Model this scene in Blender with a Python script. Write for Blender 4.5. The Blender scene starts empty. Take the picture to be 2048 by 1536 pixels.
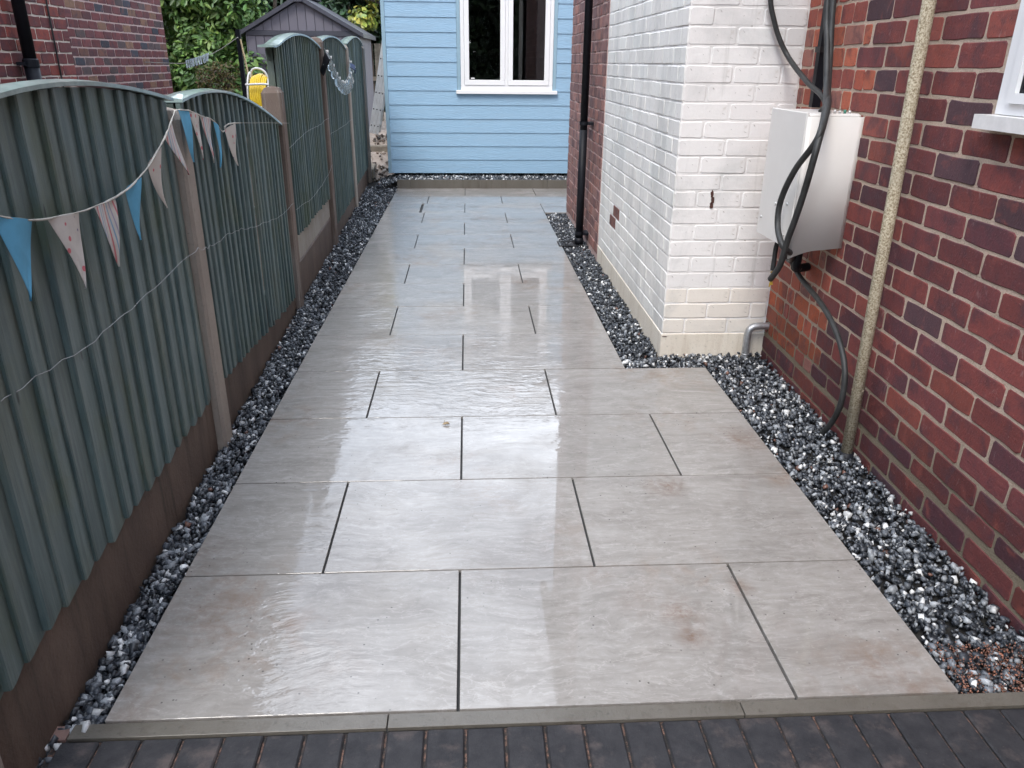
import bpy, math, random
import numpy as np
from mathutils import Matrix, Vector
R = random.Random(7)
NR = np.random.default_rng(7)
scene = bpy.context.scene
col = scene.collection

# ------------------------------------------------------------------ camera
cam_d = bpy.data.cameras.new('camera')
cam = bpy.data.objects.new('camera', cam_d)
col.objects.link(cam)
cam_d.sensor_width = 36.0
cam_d.lens = 27.14
cam_d.clip_start = 0.05
cam_d.clip_end = 400.0
rx = Vector((0.99851, -0.05393, 0.00889)); up = Vector((0.01251, 0.38380, 0.92333)); fw = Vector((0.05321, 0.92184, -0.38390))
cam.matrix_world = Matrix(((rx.x, up.x, -fw.x, 0.0439), (rx.y, up.y, -fw.y, -1.5397), (rx.z, up.z, -fw.z, 1.5603), (0, 0, 0, 1)))
scene.camera = cam

# ------------------------------------------------------------------ sky, sun, exposure
SUN_EL, SUN_AZ = math.radians(52), math.radians(205)     # azimuth clockwise from +Y: behind the camera, a little left
world = bpy.data.worlds.new('World')
scene.world = world
world.use_nodes = True
wt = world.node_tree
wt.nodes.clear()
sky = wt.nodes.new('ShaderNodeTexSky')
sky.sky_type = 'NISHITA'; sky.sun_disc = False
sky.sun_elevation = SUN_EL; sky.sun_rotation = SUN_AZ
sky.air_density = 1.3; sky.dust_density = 0.6; sky.ozone_density = 1.5
tc = wt.nodes.new('ShaderNodeTexCoord')
mp = wt.nodes.new('ShaderNodeMapping'); mp.inputs['Scale'].default_value = (1.0, 1.0, 2.2); mp.inputs['Location'].default_value = (0.35, 0.1, 0.2)
cl = wt.nodes.new('ShaderNodeTexNoise'); cl.inputs['Scale'].default_value = 2.2; cl.inputs['Detail'].default_value = 7; cl.inputs['Roughness'].default_value = 0.55
cr = wt.nodes.new('ShaderNodeValToRGB')
cr.color_ramp.elements[0].position = 0.40; cr.color_ramp.elements[0].color = (0, 0, 0, 1)
cr.color_ramp.elements[1].position = 0.72; cr.color_ramp.elements[1].color = (1, 1, 1, 1)
mx = wt.nodes.new('ShaderNodeMix'); mx.data_type = 'RGBA'
mx.inputs[7].default_value = (24.0, 25.8, 28.6, 1)
bg = wt.nodes.new('ShaderNodeBackground'); bg.inputs['Strength'].default_value = 0.15
wo = wt.nodes.new('ShaderNodeOutputWorld')
wt.links.new(tc.outputs['Generated'], mp.inputs['Vector']); wt.links.new(mp.outputs[0], cl.inputs['Vector'])
wt.links.new(cl.outputs['Fac'], cr.inputs[0]); wt.links.new(cr.outputs[0], mx.inputs[0])
wt.links.new(sky.outputs[0], mx.inputs[6]); wt.links.new(mx.outputs[2], bg.inputs['Color']); wt.links.new(bg.outputs[0], wo.inputs['Surface'])

sun_d = bpy.data.lights.new('sun', 'SUN')
sun_d.energy = 1.5; sun_d.angle = math.radians(24); sun_d.color = (1.0, 0.93, 0.84)
sun = bpy.data.objects.new('sun', sun_d); col.objects.link(sun)
sdir = Vector((math.sin(SUN_AZ) * math.cos(SUN_EL), math.cos(SUN_AZ) * math.cos(SUN_EL), math.sin(SUN_EL)))
sun.rotation_euler = sdir.to_track_quat('Z', 'Y').to_euler()

scene.view_settings.view_transform = 'Standard'
scene.view_settings.look = 'None'
scene.view_settings.exposure = 0.80
scene.cycles.max_bounces = 7; scene.cycles.diffuse_bounces = 3; scene.cycles.glossy_bounces = 4; scene.cycles.transmission_bounces = 6
scene.view_settings.gamma = 1.0
scene.view_settings.use_curve_mapping = False

# ------------------------------------------------------------------ node helpers
class NT:
    def __init__(s, name):
        s.m = bpy.data.materials.new(name); s.m.use_nodes = True
        s.t = s.m.node_tree; s.t.nodes.clear()
        s.out = s.t.nodes.new('ShaderNodeOutputMaterial')
        s.b = s.t.nodes.new('ShaderNodeBsdfPrincipled')
        s.t.links.new(s.b.outputs[0], s.out.inputs[0])
    def n(s, typ, ins=None, **props):
        nd = s.t.nodes.new(typ)
        for k, v in props.items(): setattr(nd, k, v)
        for k, v in (ins or {}).items(): s.put(nd.inputs[k], v)
        return nd
    def put(s, sock, v):
        if isinstance(v, bpy.types.NodeSocket): s.t.links.new(v, sock)
        elif isinstance(v, (tuple, list)) and len(v) == 3 and sock.type == 'RGBA': sock.default_value = (*v, 1)
        else: sock.default_value = v
    def coord(s, scale=(1, 1, 1), rnd=False, kind='Object'):
        c = s.n('ShaderNodeTexCoord').outputs[kind]
        if rnd:
            r = s.n('ShaderNodeObjectInfo').outputs['Random']
            c = s.n('ShaderNodeVectorMath', {0: c, 1: s.n('ShaderNodeVectorMath', {0: (37.1, 19.7, 53.3), 'Scale': r}, operation='SCALE').outputs[0]}, operation='ADD').outputs[0]
        return s.n('ShaderNodeMapping', {'Vector': c, 'Scale': scale}).outputs[0]
    def noise(s, vec, scale, detail=4, rough=0.55, dist=0.0):
        return s.n('ShaderNodeTexNoise', {'Vector': vec, 'Scale': scale, 'Detail': detail, 'Roughness': rough, 'Distortion': dist}).outputs['Fac']
    def ramp(s, fac, *stops):
        nd = s.n('ShaderNodeValToRGB', {0: fac}); cr = nd.color_ramp
        while len(cr.elements) < len(stops): cr.elements.new(0.5)
        for e, (p, c) in zip(cr.elements, stops):
            e.position = p
            e.color = (c, c, c, 1) if isinstance(c, (int, float)) else (*c, 1)
        return nd.outputs[0]
    def mix(s, fac, a, b, mode='MIX'):
        nd = s.n('ShaderNodeMix', {0: fac, 6: a, 7: b}, data_type='RGBA', blend_type=mode)
        return nd.outputs[2]
    def math(s, op, a, b=0.0):
        return s.n('ShaderNodeMath', {0: a, 1: b}, operation=op).outputs[0]
    def attr(s): return s.n('ShaderNodeAttribute', attribute_name='Col').outputs['Color']
    def bump(s, h, strength=0.3, dist=0.01, prev=None):
        ins = {'Height': h, 'Strength': strength, 'Distance': dist}
        if prev is not None: ins['Normal'] = prev
        return s.n('ShaderNodeBump', ins).outputs[0]
    def set(s, **kw):
        names = dict(color='Base Color', rough='Roughness', normal='Normal', metal='Metallic', spec='Specular IOR Level', coat='Coat Weight', coat_rough='Coat Roughness', coat_normal='Coat Normal', trans='Transmission Weight', ior='IOR', alpha='Alpha', sheen='Sheen Weight', subs='Subsurface Weight')
        for k, v in kw.items(): s.put(s.b.inputs[names[k]], v)
        return s.m

def m_plain(name, c, rough=0.5, var=0.15, sc=8, bump=0.1, metal=0.0, stretch=(1, 1, 1), spec=0.5):
    t = NT(name); v = t.coord(stretch, True)
    n = t.noise(v, sc, 6, 0.6); n2 = t.noise(v, sc * 6, 4, 0.6)
    cc = t.mix(t.ramp(n, (0.3, 0.0), (0.7, 1.0)), tuple(x * (1 - var) for x in c), tuple(min(1, x * (1 + var)) for x in c))
    return t.set(color=cc, rough=rough, metal=metal, spec=spec, normal=t.bump(n2, bump, 0.004))

M = {}
def mats():
    # porcelain paving, wet
    t = NT('wet porcelain slab')
    vs = t.coord((1.15, 4.6, 1.0), True); vi = t.coord((1, 1, 1), True)
    geo = t.n('ShaderNodeNewGeometry').outputs['Position']
    gpos = t.n('ShaderNodeMapping', {'Vector': geo, 'Scale': (1, 1, 1)}).outputs[0]
    warp = t.n('ShaderNodeVectorMath', {0: vs, 1: t.n('ShaderNodeVectorMath', {0: t.n('ShaderNodeTexNoise', {'Vector': vi, 'Scale': 2.2, 'Detail': 4}).outputs['Color'], 'Scale': 0.95}, operation='SCALE').outputs[0]}, operation='ADD').outputs[0]
    s1 = t.noise(warp, 2.6, 8, 0.62); s2 = t.noise(warp, 11, 8, 0.7)
    base = t.ramp(s1, (0.28, (0.228, 0.210, 0.192)), (0.48, (0.290, 0.271, 0.250)), (0.72, (0.352, 0.331, 0.308)))
    base = t.mix(t.ramp(s2, (0.50, 0.0), (0.70, 0.70)), base, (0.43, 0.41, 0.388))
    base = t.mix(t.ramp(s2, (0.28, 0.60), (0.46, 0.0)), base, (0.165, 0.148, 0.130))
    mott = t.noise(vi, 17.0, 8, 0.75, 0.3)
    base = t.mix(t.ramp(mott, (0.35, 0.5), (0.62, 0.0)), base, t.mix(0.5, base, (0.16, 0.142, 0.125)))
    base = t.mix(t.ramp(t.noise(vi, 90.0, 3, 0.6), (0.60, 0.0), (0.74, 0.35)), base, (0.50, 0.48, 0.46))
    base = t.mix(t.math('MULTIPLY', t.n('ShaderNodeObjectInfo').outputs['Random'], 0.22), base, (0.20, 0.188, 0.172))
    # pale quartz veins
    vein = t.noise(warp, 1.7, 6, 0.6, 0.3)
    vv = t.math('ABSOLUTE', t.math('SUBTRACT', vein, 0.52))
    base = t.mix(t.ramp(vv, (0.0, 0.22), (0.010, 0.0)), base, (0.58, 0.55, 0.52))
    # brown dirt smears, each with its own outline
    d1 = t.noise(gpos, 1.35, 3, 0.5); d2 = t.noise(gpos, 9.0, 7, 0.72, 0.4)
    dirt = t.math('MULTIPLY', t.ramp(d1, (0.52, 0.0), (0.66, 1.0)), t.ramp(d2, (0.46, 0.0), (0.68, 0.75)))
    base = t.mix(dirt, base, (0.20, 0.125, 0.078))
    smear = None
    for (sx_, sy_, sr_, sa_) in ((-0.82, 0.44, 0.20, 0.6), (-0.70, 0.33, 0.14, 0.45), (0.82, 1.13, 0.10, 0.9), (0.68, 0.36, 0.09, 1.0), (0.69, 0.25, 0.06, 1.0), (1.25, 1.53, 0.16, 0.8), (0.91, 0.47, 0.05, 0.9), (0.58, 0.43, 0.12, 0.5), (0.46, 0.56, 0.09, 0.5), (-0.86, 0.04, 0.10, 0.5), (1.21, 0.05, 0.16, 0.5), (0.48, 4.3, 0.10, 0.4), (-0.16, 3.4, 0.14, 0.4), (-0.86, 0.74, 0.12, 0.6)):
        dd = t.n('ShaderNodeVectorMath', {0: geo, 1: (sx_, sy_, 0)}, operation='DISTANCE').outputs['Value']
        mk = t.math('MULTIPLY', t.math('MAXIMUM', t.math('SUBTRACT', 1.15, t.math('DIVIDE', dd, sr_)), 0.0), sa_)
        smear = mk if smear is None else t.math('MAXIMUM', smear, mk)
    d3 = t.noise(gpos, 26.0, 8, 0.75, 0.6)
    base = t.mix(t.math('MULTIPLY', smear, t.ramp(t.math('ADD', t.math('MULTIPLY', d3, 0.6), t.math('MULTIPLY', d2, 0.5)), (0.46, 0.0), (0.66, 0.85))), base, (0.155, 0.088, 0.056))
    # small grit specks
    vor = t.n('ShaderNodeTexVoronoi', {'Vector': gpos, 'Scale': 34.0, 'Randomness': 1.0})
    keep = t.math('GREATER_THAN', t.n('ShaderNodeSeparateColor', {0: vor.outputs['Color']}).outputs[0], 0.45)
    sp = t.math('MULTIPLY', t.ramp(vor.outputs['Distance'], (0.075, 1.0), (0.12, 0.0)), keep)
    sp = t.math('MULTIPLY', sp, t.ramp(t.noise(gpos, 2.6, 3, 0.5), (0.44, 0.0), (0.54, 0.9)))
    base = t.mix(sp, base, (0.05, 0.045, 0.04))
    # film of water: pooled where it is smooth, thin where the riven texture comes through
    wet = t.noise(gpos, 1.6, 5, 0.62, 0.3)
    sep = t.n('ShaderNodeSeparateXYZ', {0: geo})
    wetm = t.ramp(wet, (0.36, 0.45), (0.50, 1.0))
    fine = t.noise(warp, 7.0, 6, 0.65); finer = t.noise(vs, 30, 3, 0.5)
    hb = t.math('ADD', fine, t.math('MULTIPLY', finer, 0.35))
    yb = t.n('ShaderNodeMapRange', {'Value': sep.outputs['Y'], 'From Min': 1.0, 'From Max': 1.9, 'To Min': -0.16, 'To Max': 0.03}).outputs[0]
    yb2 = t.n('ShaderNodeMapRange', {'Value': sep.outputs['Y'], 'From Min': 3.0, 'From Max': 4.4, 'To Min': 0.03, 'To Max': -0.11}).outputs[0]
    yb = t.math('MINIMUM', yb, yb2)
    xb = t.n('ShaderNodeMapRange', {'Value': sep.outputs['X'], 'From Min': -0.75, 'From Max': 0.0, 'To Min': 0.06, 'To Max': -0.16}).outputs[0]
    riv = t.ramp(t.math('ADD', t.noise(gpos, 1.5, 6, 0.7, 0.5), t.math('MAXIMUM', xb, yb)), (0.40, 0.0), (0.58, 1.0))
    bn = t.bump(hb, 0.22, 0.003)
    hc_ = t.noise(warp, 6.0, 3, 0.55, 0.2)
    nd = t.n('ShaderNodeBump', {'Height': hc_, 'Strength': t.math('MULTIPLY', riv, 0.60), 'Distance': 0.006}).outputs[0]
    base = t.mix(t.math('MULTIPLY', wetm, 0.22), base, t.mix(0.5, base, (0.18, 0.165, 0.15)))
    M['slab'] = t.set(color=base, rough=0.42, normal=bn, coat=wetm, coat_rough=t.ramp(wet, (0.35, 0.07), (0.52, 0.012)), coat_normal=nd, spec=0.15)
    t.b.inputs['Coat IOR'].default_value = 1.48

    t = NT('brick')
    v = t.coord(); c = t.attr()
    n = t.noise(v, 40, 6, 0.65); n2 = t.noise(v, 170, 3, 0.6); n3 = t.noise(v, 9, 4, 0.6)
    vr = t.coord((1, 1, 1), True); nl = t.noise(vr, 10.5, 4, 0.55, 0.4)
    cc = t.mix(t.ramp(nl, (0.50, 0.0), (0.66, 0.75)), c, t.mix(0.8, c, (0.060, 0.034, 0.045)))
    cc = t.mix(t.ramp(nl, (0.30, 0.6), (0.42, 0.0)), cc, t.mix(0.6, c, (0.33, 0.085, 0.06)))
    cc = t.mix(t.ramp(n, (0.3, 0.6), (0.6, 0.0)), cc, t.mix(0.45, cc, (0.035, 0.022, 0.028)))
    cc = t.mix(t.ramp(t.noise(vr, 13, 6, 0.7), (0.64, 0.0), (0.76, 0.28)), cc, (0.42, 0.30, 0.28))
    cc = t.mix(t.ramp(n2, (0.66, 0.0), (0.78, 0.5)), cc, (0.45, 0.32, 0.27))
    pit = t.n('ShaderNodeTexVoronoi', {'Vector': vr, 'Scale': 75.0, 'Randomness': 1.0}).outputs['Distance']
    cc = t.mix(t.ramp(pit, (0.10, 0.55), (0.20, 0.0)), cc, (0.030, 0.018, 0.018))
    salt = t.noise(t.coord((1, 1, 0.4), True), 24, 6, 0.75, 0.6)
    cc = t.mix(t.ramp(salt, (0.62, 0.0), (0.74, 0.40)), cc, (0.42, 0.33, 0.31))
    M['brick'] = t.set(color=cc, rough=t.ramp(n, (0.3, 0.62), (0.7, 0.85)), normal=t.bump(n2, 0.35, 0.004, t.bump(n, 0.4, 0.006)), spec=0.35)

    for nm, a, b in (('mortar', (0.56, 0.43, 0.34), (0.44, 0.355, 0.28)), ('mortar_pale', (0.72, 0.63, 0.55), (0.60, 0.51, 0.44)), ('mortar_pink', (0.58, 0.42, 0.39), (0.46, 0.34, 0.315)), ('mortar_grey', (0.30, 0.24, 0.20), (0.22, 0.18, 0.15))):
        t = NT(nm); v = t.coord(); n = t.noise(v, 7, 6, 0.65); n2 = t.noise(v, 130, 4, 0.7)
        cc = t.mix(t.ramp(n, (0.35, 0.0), (0.65, 1.0)), a, b)
        cc = t.mix(t.ramp(n2, (0.3, 0.45), (0.5, 0.0)), cc, tuple(x * 0.45 for x in b))
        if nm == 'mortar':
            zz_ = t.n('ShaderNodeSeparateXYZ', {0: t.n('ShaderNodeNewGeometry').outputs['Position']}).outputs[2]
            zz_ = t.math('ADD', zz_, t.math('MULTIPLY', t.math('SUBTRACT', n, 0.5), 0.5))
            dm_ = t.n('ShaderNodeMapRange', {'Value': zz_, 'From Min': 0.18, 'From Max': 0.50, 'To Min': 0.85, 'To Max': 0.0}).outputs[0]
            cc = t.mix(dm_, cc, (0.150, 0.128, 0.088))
        M[nm] = t.set(color=cc, rough=0.95, normal=t.bump(n2, 0.7, 0.008), spec=0.2)

    t = NT('white masonry paint')
    v = t.coord(); c = t.attr()
    n = t.noise(v, 45, 5, 0.6); n2 = t.noise(t.coord((1, 3.5, 0.9)), 2.3, 6, 0.62, 0.4); n3 = t.noise(v, 16, 6, 0.7)
    fl = t.n('ShaderNodeSeparateXYZ', {0: t.n('ShaderNodeNewGeometry').outputs['True Normal']}).outputs[0]
    wp_ = t.n('ShaderNodeNewGeometry').outputs['Position']
    st = t.noise(t.n('ShaderNodeMapping', {'Vector': wp_, 'Scale': (1, 2.2, 0.75)}).outputs[0], 1.9, 7, 0.68, 0.5)
    cc = t.mix(t.ramp(st, (0.47, 0.0), (0.60, 0.55)), c, t.mix(0.65, c, (0.40, 0.41, 0.40)))
    st2 = t.noise(t.n('ShaderNodeMapping', {'Vector': wp_, 'Scale': (9, 9, 0.8)}).outputs[0], 2.4, 5, 0.6)
    cc = t.mix(t.ramp(st2, (0.60, 0.0), (0.72, 0.35)), cc, (0.46, 0.45, 0.42))
    cc = t.mix(t.ramp(n3, (0.60, 0.0), (0.72, 0.40)), cc, (0.46, 0.42, 0.36))
    cc = t.mix(t.ramp(t.noise(v, 60, 3, 0.5), (0.70, 0.0), (0.74, 0.6)), cc, (0.25, 0.22, 0.2))
    M['white'] = t.set(color=cc, rough=0.5, normal=t.bump(n, 0.35, 0.004, t.bump(n3, 0.2, 0.006)), spec=0.4)

    # wet stained timber
    t = NT('green stained timber')
    v = t.coord((6, 6, 0.5), True); v2 = t.coord((1, 1, 0.35), True)
    n = t.noise(v, 5, 8, 0.7); n2 = t.noise(v2, 4, 5, 0.6); n3 = t.noise(t.coord((14, 14, 0.8), True), 9, 5, 0.7)
    cc = t.ramp(n, (0.25, (0.042, 0.074, 0.080)), (0.5, (0.102, 0.150, 0.148)), (0.78, (0.215, 0.262, 0.246)))
    cc = t.mix(t.ramp(n2, (0.5, 0.0), (0.7, 0.6)), cc, (0.150, 0.162, 0.115))
    cc = t.mix(t.math('MULTIPLY', t.n('ShaderNodeObjectInfo').outputs['Random'], 0.5), cc, t.mix(0.5, cc, (0.035, 0.055, 0.06)))
    cc = t.mix(t.ramp(n3, (0.60, 0.0), (0.72, 0.4)), cc, (0.028, 0.040, 0.042))
    wz = t.n('ShaderNodeNewGeometry').outputs['Position']
    alg = t.noise(t.n('ShaderNodeMapping', {'Vector': wz, 'Scale': (1, 1.6, 1.1)}).outputs[0], 2.1, 6, 0.65, 0.4)
    cc = t.mix(t.ramp(alg, (0.50, 0.0), (0.66, 0.55)), cc, (0.085, 0.112, 0.062))
    fl_ = t.noise(t.coord((30, 30, 1.6), True), 3.0, 6, 0.75)
    cc = t.mix(t.ramp(fl_, (0.58, 0.0), (0.70, 0.55)), cc, (0.20, 0.22, 0.19))
    kn = t.n('ShaderNodeTexVoronoi', {'Vector': t.coord((5.0, 5.0, 1.7), True), 'Scale': 1.9, 'Randomness': 1.0}).outputs['Distance']
    cc = t.mix(t.ramp(kn, (0.035, 0.85), (0.075, 0.0)), cc, (0.016, 0.020, 0.020))
    M['timber'] = t.set(color=cc, rough=t.ramp(n2, (0.3, 0.38), (0.7, 0.62)), normal=t.bump(n3, 0.35, 0.003, t.bump(n, 0.3, 0.004)), spec=0.45)
    t = NT('green stained capping')
    v = t.coord((3, 3, 3), False); n = t.noise(v, 6, 6, 0.65)
    cc = t.ramp(n, (0.3, (0.17, 0.25, 0.235)), (0.7, (0.36, 0.46, 0.43)))
    M['capping'] = t.set(color=cc, rough=0.28, normal=t.bump(n, 0.3, 0.004), coat=0.5)

    def concrete(nm, a, b, moss, rough=0.85, wet=0.0):
        t = NT(nm); v = t.coord((1, 1, 0.45), True); vi = t.coord((1, 1, 1), True)
        n = t.noise(v, 5, 7, 0.65); n2 = t.noise(vi, 60, 5, 0.7); n3 = t.noise(t.coord((5, 5, 0.35), True), 4, 6, 0.65)
        cc = t.mix(t.ramp(n, (0.3, 0.0), (0.7, 1.0)), a, b)
        cc = t.mix(t.ramp(n3, (0.52, 0.0), (0.72, 0.7)), cc, moss)
        cc = t.mix(t.ramp(n2, (0.30, 0.5), (0.42, 0.0)), cc, tuple(x * 0.4 for x in a))
        return t.set(color=cc, rough=rough, normal=t.bump(n2, 0.5, 0.006), coat=wet, coat_rough=0.2, spec=0.35)
    M['post'] = concrete('post concrete', (0.36, 0.315, 0.27), (0.27, 0.23, 0.195), (0.19, 0.15, 0.12))
    M['post_old'] = concrete('old post concrete', (0.19, 0.145, 0.12), (0.12, 0.09, 0.075), (0.36, 0.34, 0.31))
    M['gboard'] = concrete('damp gravel board', (0.165, 0.118, 0.092), (0.088, 0.062, 0.049), (0.040, 0.034, 0.025), 0.6)
    M['gboard_pale'] = concrete('pale gravel board', (0.38, 0.35, 0.31), (0.28, 0.25, 0.215), (0.16, 0.15, 0.10))
    M['strip'] = concrete('porcelain edging', (0.100, 0.090, 0.074), (0.128, 0.115, 0.096), (0.080, 0.066, 0.050), 0.5, 0.35)
    M['plinth'] = concrete('painted plinth', (0.76, 0.70, 0.61), (0.68, 0.61, 0.51), (0.52, 0.43, 0.34), 0.7)
    M['ground'] = concrete('bare ground', (0.16, 0.13, 0.10), (0.10, 0.08, 0.065), (0.20, 0.17, 0.14), 0.95)
    M['rubble'] = concrete('pale rubble', (0.46, 0.38, 0.32), (0.33, 0.26, 0.21), (0.14, 0.11, 0.08), 0.95)
    M['grout'] = m_plain('dark joint', (0.022, 0.021, 0.020), 0.7, 0.3, 20, 0.2)
    M['soil'] = m_plain('dark bed', (0.018, 0.017, 0.016), 0.9, 0.3, 20, 0.3)

    t = NT('charcoal block paver')
    v = t.coord((1, 1, 1), True); n = t.noise(v, 9, 6, 0.65); n2 = t.noise(v, 140, 4, 0.7); n3 = t.noise(v, 22, 5, 0.7)
    cc = t.ramp(n3, (0.3, (0.012, 0.012, 0.015)), (0.7, (0.032, 0.031, 0.034)))
    cc = t.mix(t.ramp(n, (0.52, 0.0), (0.72, 0.60)), cc, (0.125, 0.095, 0.085))
    cc = t.mix(t.ramp(n2, (0.66, 0.0), (0.75, 0.5)), cc, (0.17, 0.13, 0.11))
    M['paver'] = t.set(color=cc, rough=0.7, normal=t.bump(n2, 0.5, 0.003), spec=0.4)
    t = NT('joint sand'); v = t.coord(); n = t.noise(v, 60, 5, 0.7)
    M['sand'] = t.set(color=t.ramp(n, (0.46, (0.022, 0.020, 0.019)), (0.66, (0.19, 0.105, 0.075))), rough=0.95, normal=t.bump(n, 0.6, 0.006))

    t = NT('gravel chippings'); c = t.attr(); v = t.coord()
    n = t.noise(v, 70, 5, 0.65); n2 = t.noise(v, 240, 3, 0.6)
    lum = t.n('ShaderNodeRGBToBW', {0: c}).outputs[0]
    cc = t.mix(t.ramp(n, (0.54, 0.0), (0.66, 0.40)), c, t.mix(0.4, c, (0.40, 0.41, 0.42)))
    M['gravel'] = t.set(color=cc, rough=0.38, normal=t.bump(n2, 0.3, 0.002), spec=0.5)

    t = NT('painted fibre cement plank')
    v = t.coord((0.55, 1, 5.0), True)
    dn = t.n('ShaderNodeTexNoise', {'Vector': v, 'Scale': 2.6, 'Detail': 2.0}).outputs['Fac']
    wv = t.math('SINE', t.math('MULTIPLY', dn, 120.0))
    n2 = t.noise(t.coord((4, 1, 60), True), 5, 3, 0.5)
    h = t.math('ADD', t.math('MULTIPLY', wv, 0.5), n2)
    cc = t.mix(t.ramp(wv, (0.0, 0.0), (1.0, 1.0)), (0.268, 0.425, 0.568), (0.282, 0.440, 0.582))
    M['plank'] = t.set(color=cc, rough=0.42, normal=t.bump(h, 0.6, 0.0022), spec=0.4)
    M['trim'] = m_plain('blue trim', (0.26, 0.39, 0.47), 0.4, 0.03, 4, 0.03)
    M['upvc'] = m_plain('white upvc', (0.80, 0.80, 0.80), 0.25, 0.02, 4, 0.0)
    M['upvc_dirty'] = m_plain('weathered white upvc', (0.74, 0.72, 0.70), 0.3, 0.08, 25, 0.04)
    M['box'] = m_plain('pale grey enamel', (0.70, 0.675, 0.64), 0.38, 0.03, 6, 0.05)
    M['rubber'] = m_plain('dusty black rubber', (0.030, 0.031, 0.031), 0.55, 0.5, 14, 0.2)
    M['blackpvc'] = m_plain('black plastic', (0.010, 0.011, 0.015), 0.5, 0.2, 6, 0.03, spec=0.2)
    M['darkmetal'] = m_plain('dark metal', (0.03, 0.03, 0.032), 0.45, 0.3, 12, 0.1, 0.6)
    M['alu'] = m_plain('aluminium', (0.62, 0.62, 0.61), 0.42, 0.12, 10, 0.08, 0.6)
    M['galv'] = m_plain('galvanised', (0.50, 0.51, 0.52), 0.38, 0.3, 30, 0.5, 0.75)
    M['wire'] = m_plain('galvanised wire', (0.36, 0.37, 0.37), 0.5, 0.15, 30, 0.1, 0.3)
    M['shed'] = m_plain('grey resin shed wall', (0.175, 0.16, 0.185), 0.5, 0.07, 3, 0.08, stretch=(1, 1, 0.2))
    M['shed_dark'] = m_plain('dark resin trim', (0.070, 0.070, 0.085), 0.45, 0.1, 5, 0.05)
    M['yellow'] = m_plain('yellow hose', (0.72, 0.50, 0.03), 0.4, 0.1, 8, 0.03)
    M['whitetube'] = m_plain('white tube', (0.72, 0.72, 0.70), 0.35, 0.05, 8, 0.02)
    M['cane'] = m_plain('bamboo cane', (0.45, 0.33, 0.17), 0.55, 0.25, 12, 0.1)
    M['bark'] = m_plain('bark', (0.085, 0.065, 0.05), 0.9, 0.4, 14, 0.6, stretch=(3, 3, 0.6))
    M['sleeper'] = m_plain('weathered sleeper', (0.26, 0.22, 0.17), 0.85, 0.3, 12, 0.4)
    M['dark_in'] = m_plain('dark room', (0.05, 0.05, 0.055), 0.8, 0.2, 3, 0.0)
    M['rooftile'] = m_plain('roof tile', (0.10, 0.065, 0.055), 0.8, 0.3, 6, 0.4)
    M['soffit'] = m_plain('soffit board', (0.20, 0.19, 0.18), 0.6, 0.1, 3, 0.05)
    M['string'] = m_plain('cotton tape', (0.46, 0.44, 0.39), 0.85, 0.2, 40, 0.3)
    M['solar'] = m_plain('solar cell', (0.02, 0.035, 0.09), 0.12, 0.2, 20, 0.0)
    M['chip'] = m_plain('exposed brown brick', (0.07, 0.03, 0.024), 0.9, 0.4, 40, 0.6)
    M['leafdry'] = m_plain('dry leaf', (0.30, 0.22, 0.13), 0.7, 0.3, 40, 0.3)

    t = NT('speckled tan pipe paint'); v = t.coord((1, 1, 1))
    n = t.noise(v, 150, 3, 0.6); n2 = t.noise(v, 12, 4, 0.6)
    cc = t.ramp(n, (0.36, (0.22, 0.17, 0.10)), (0.50, (0.45, 0.385, 0.27)), (0.64, (0.62, 0.555, 0.42)))
    cc = t.mix(t.ramp(n2, (0.5, 0.0), (0.7, 0.4)), cc, (0.30, 0.26, 0.19))
    M['tanpipe'] = t.set(color=cc, rough=0.7, normal=t.bump(n, 0.5, 0.004))

    t = NT('leaf'); c = t.attr(); v = t.coord()
    n = t.noise(v, 25, 3, 0.5)
    cc = t.mix(n, c, t.mix(0.4, c, (0.02, 0.03, 0.01)))
    M['leaf'] = t.set(color=cc, rough=0.42, spec=0.45)
    t.b.inputs['Transmission Weight'].default_value = 0.0

    t = NT('clear bulb plastic')
    M['bulb'] = t.set(color=(0.85, 0.9, 0.92), rough=0.08, trans=0.85, ior=1.2)
    t = NT('window glass')
    M['glass'] = t.set(color=(0.92, 0.95, 0.95), rough=0.0, trans=1.0, ior=1.5)

    # bunting cloths
    def cloth(nm, base, kind):
        t = NT(nm); v = t.coord((1, 1, 1), False); n = t.noise(v, 18, 5, 0.6); w = t.noise(t.coord((1, 1, 1)), 420, 2, 0.5)
        c0 = t.mix(t.ramp(n, (0.4, 0.0), (0.75, 0.45)), base, tuple(x * 0.62 for x in base))
        if kind == 'stripe':
            s = t.n('ShaderNodeSeparateXYZ', {0: v}).outputs['Y']
            st = t.math('FRACT', t.math('MULTIPLY', t.math('ADD', s, t.math('MULTIPLY', t.n('ShaderNodeSeparateXYZ', {0: v}).outputs['Z'], 0.12)), 17.0))
            c0 = t.mix(t.ramp(st, (0.05, 0.0), (0.09, 0.75), (0.17, 0.75), (0.21, 0.0)), c0, (0.55, 0.08, 0.12))
            c0 = t.mix(t.ramp(st, (0.36, 0.0), (0.40, 0.75), (0.46, 0.75), (0.50, 0.0)), c0, (0.10, 0.30, 0.52))
            c0 = t.mix(t.ramp(st, (0.66, 0.0), (0.70, 0.6), (0.76, 0.6), (0.80, 0.0)), c0, (0.18, 0.15, 0.34))
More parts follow.
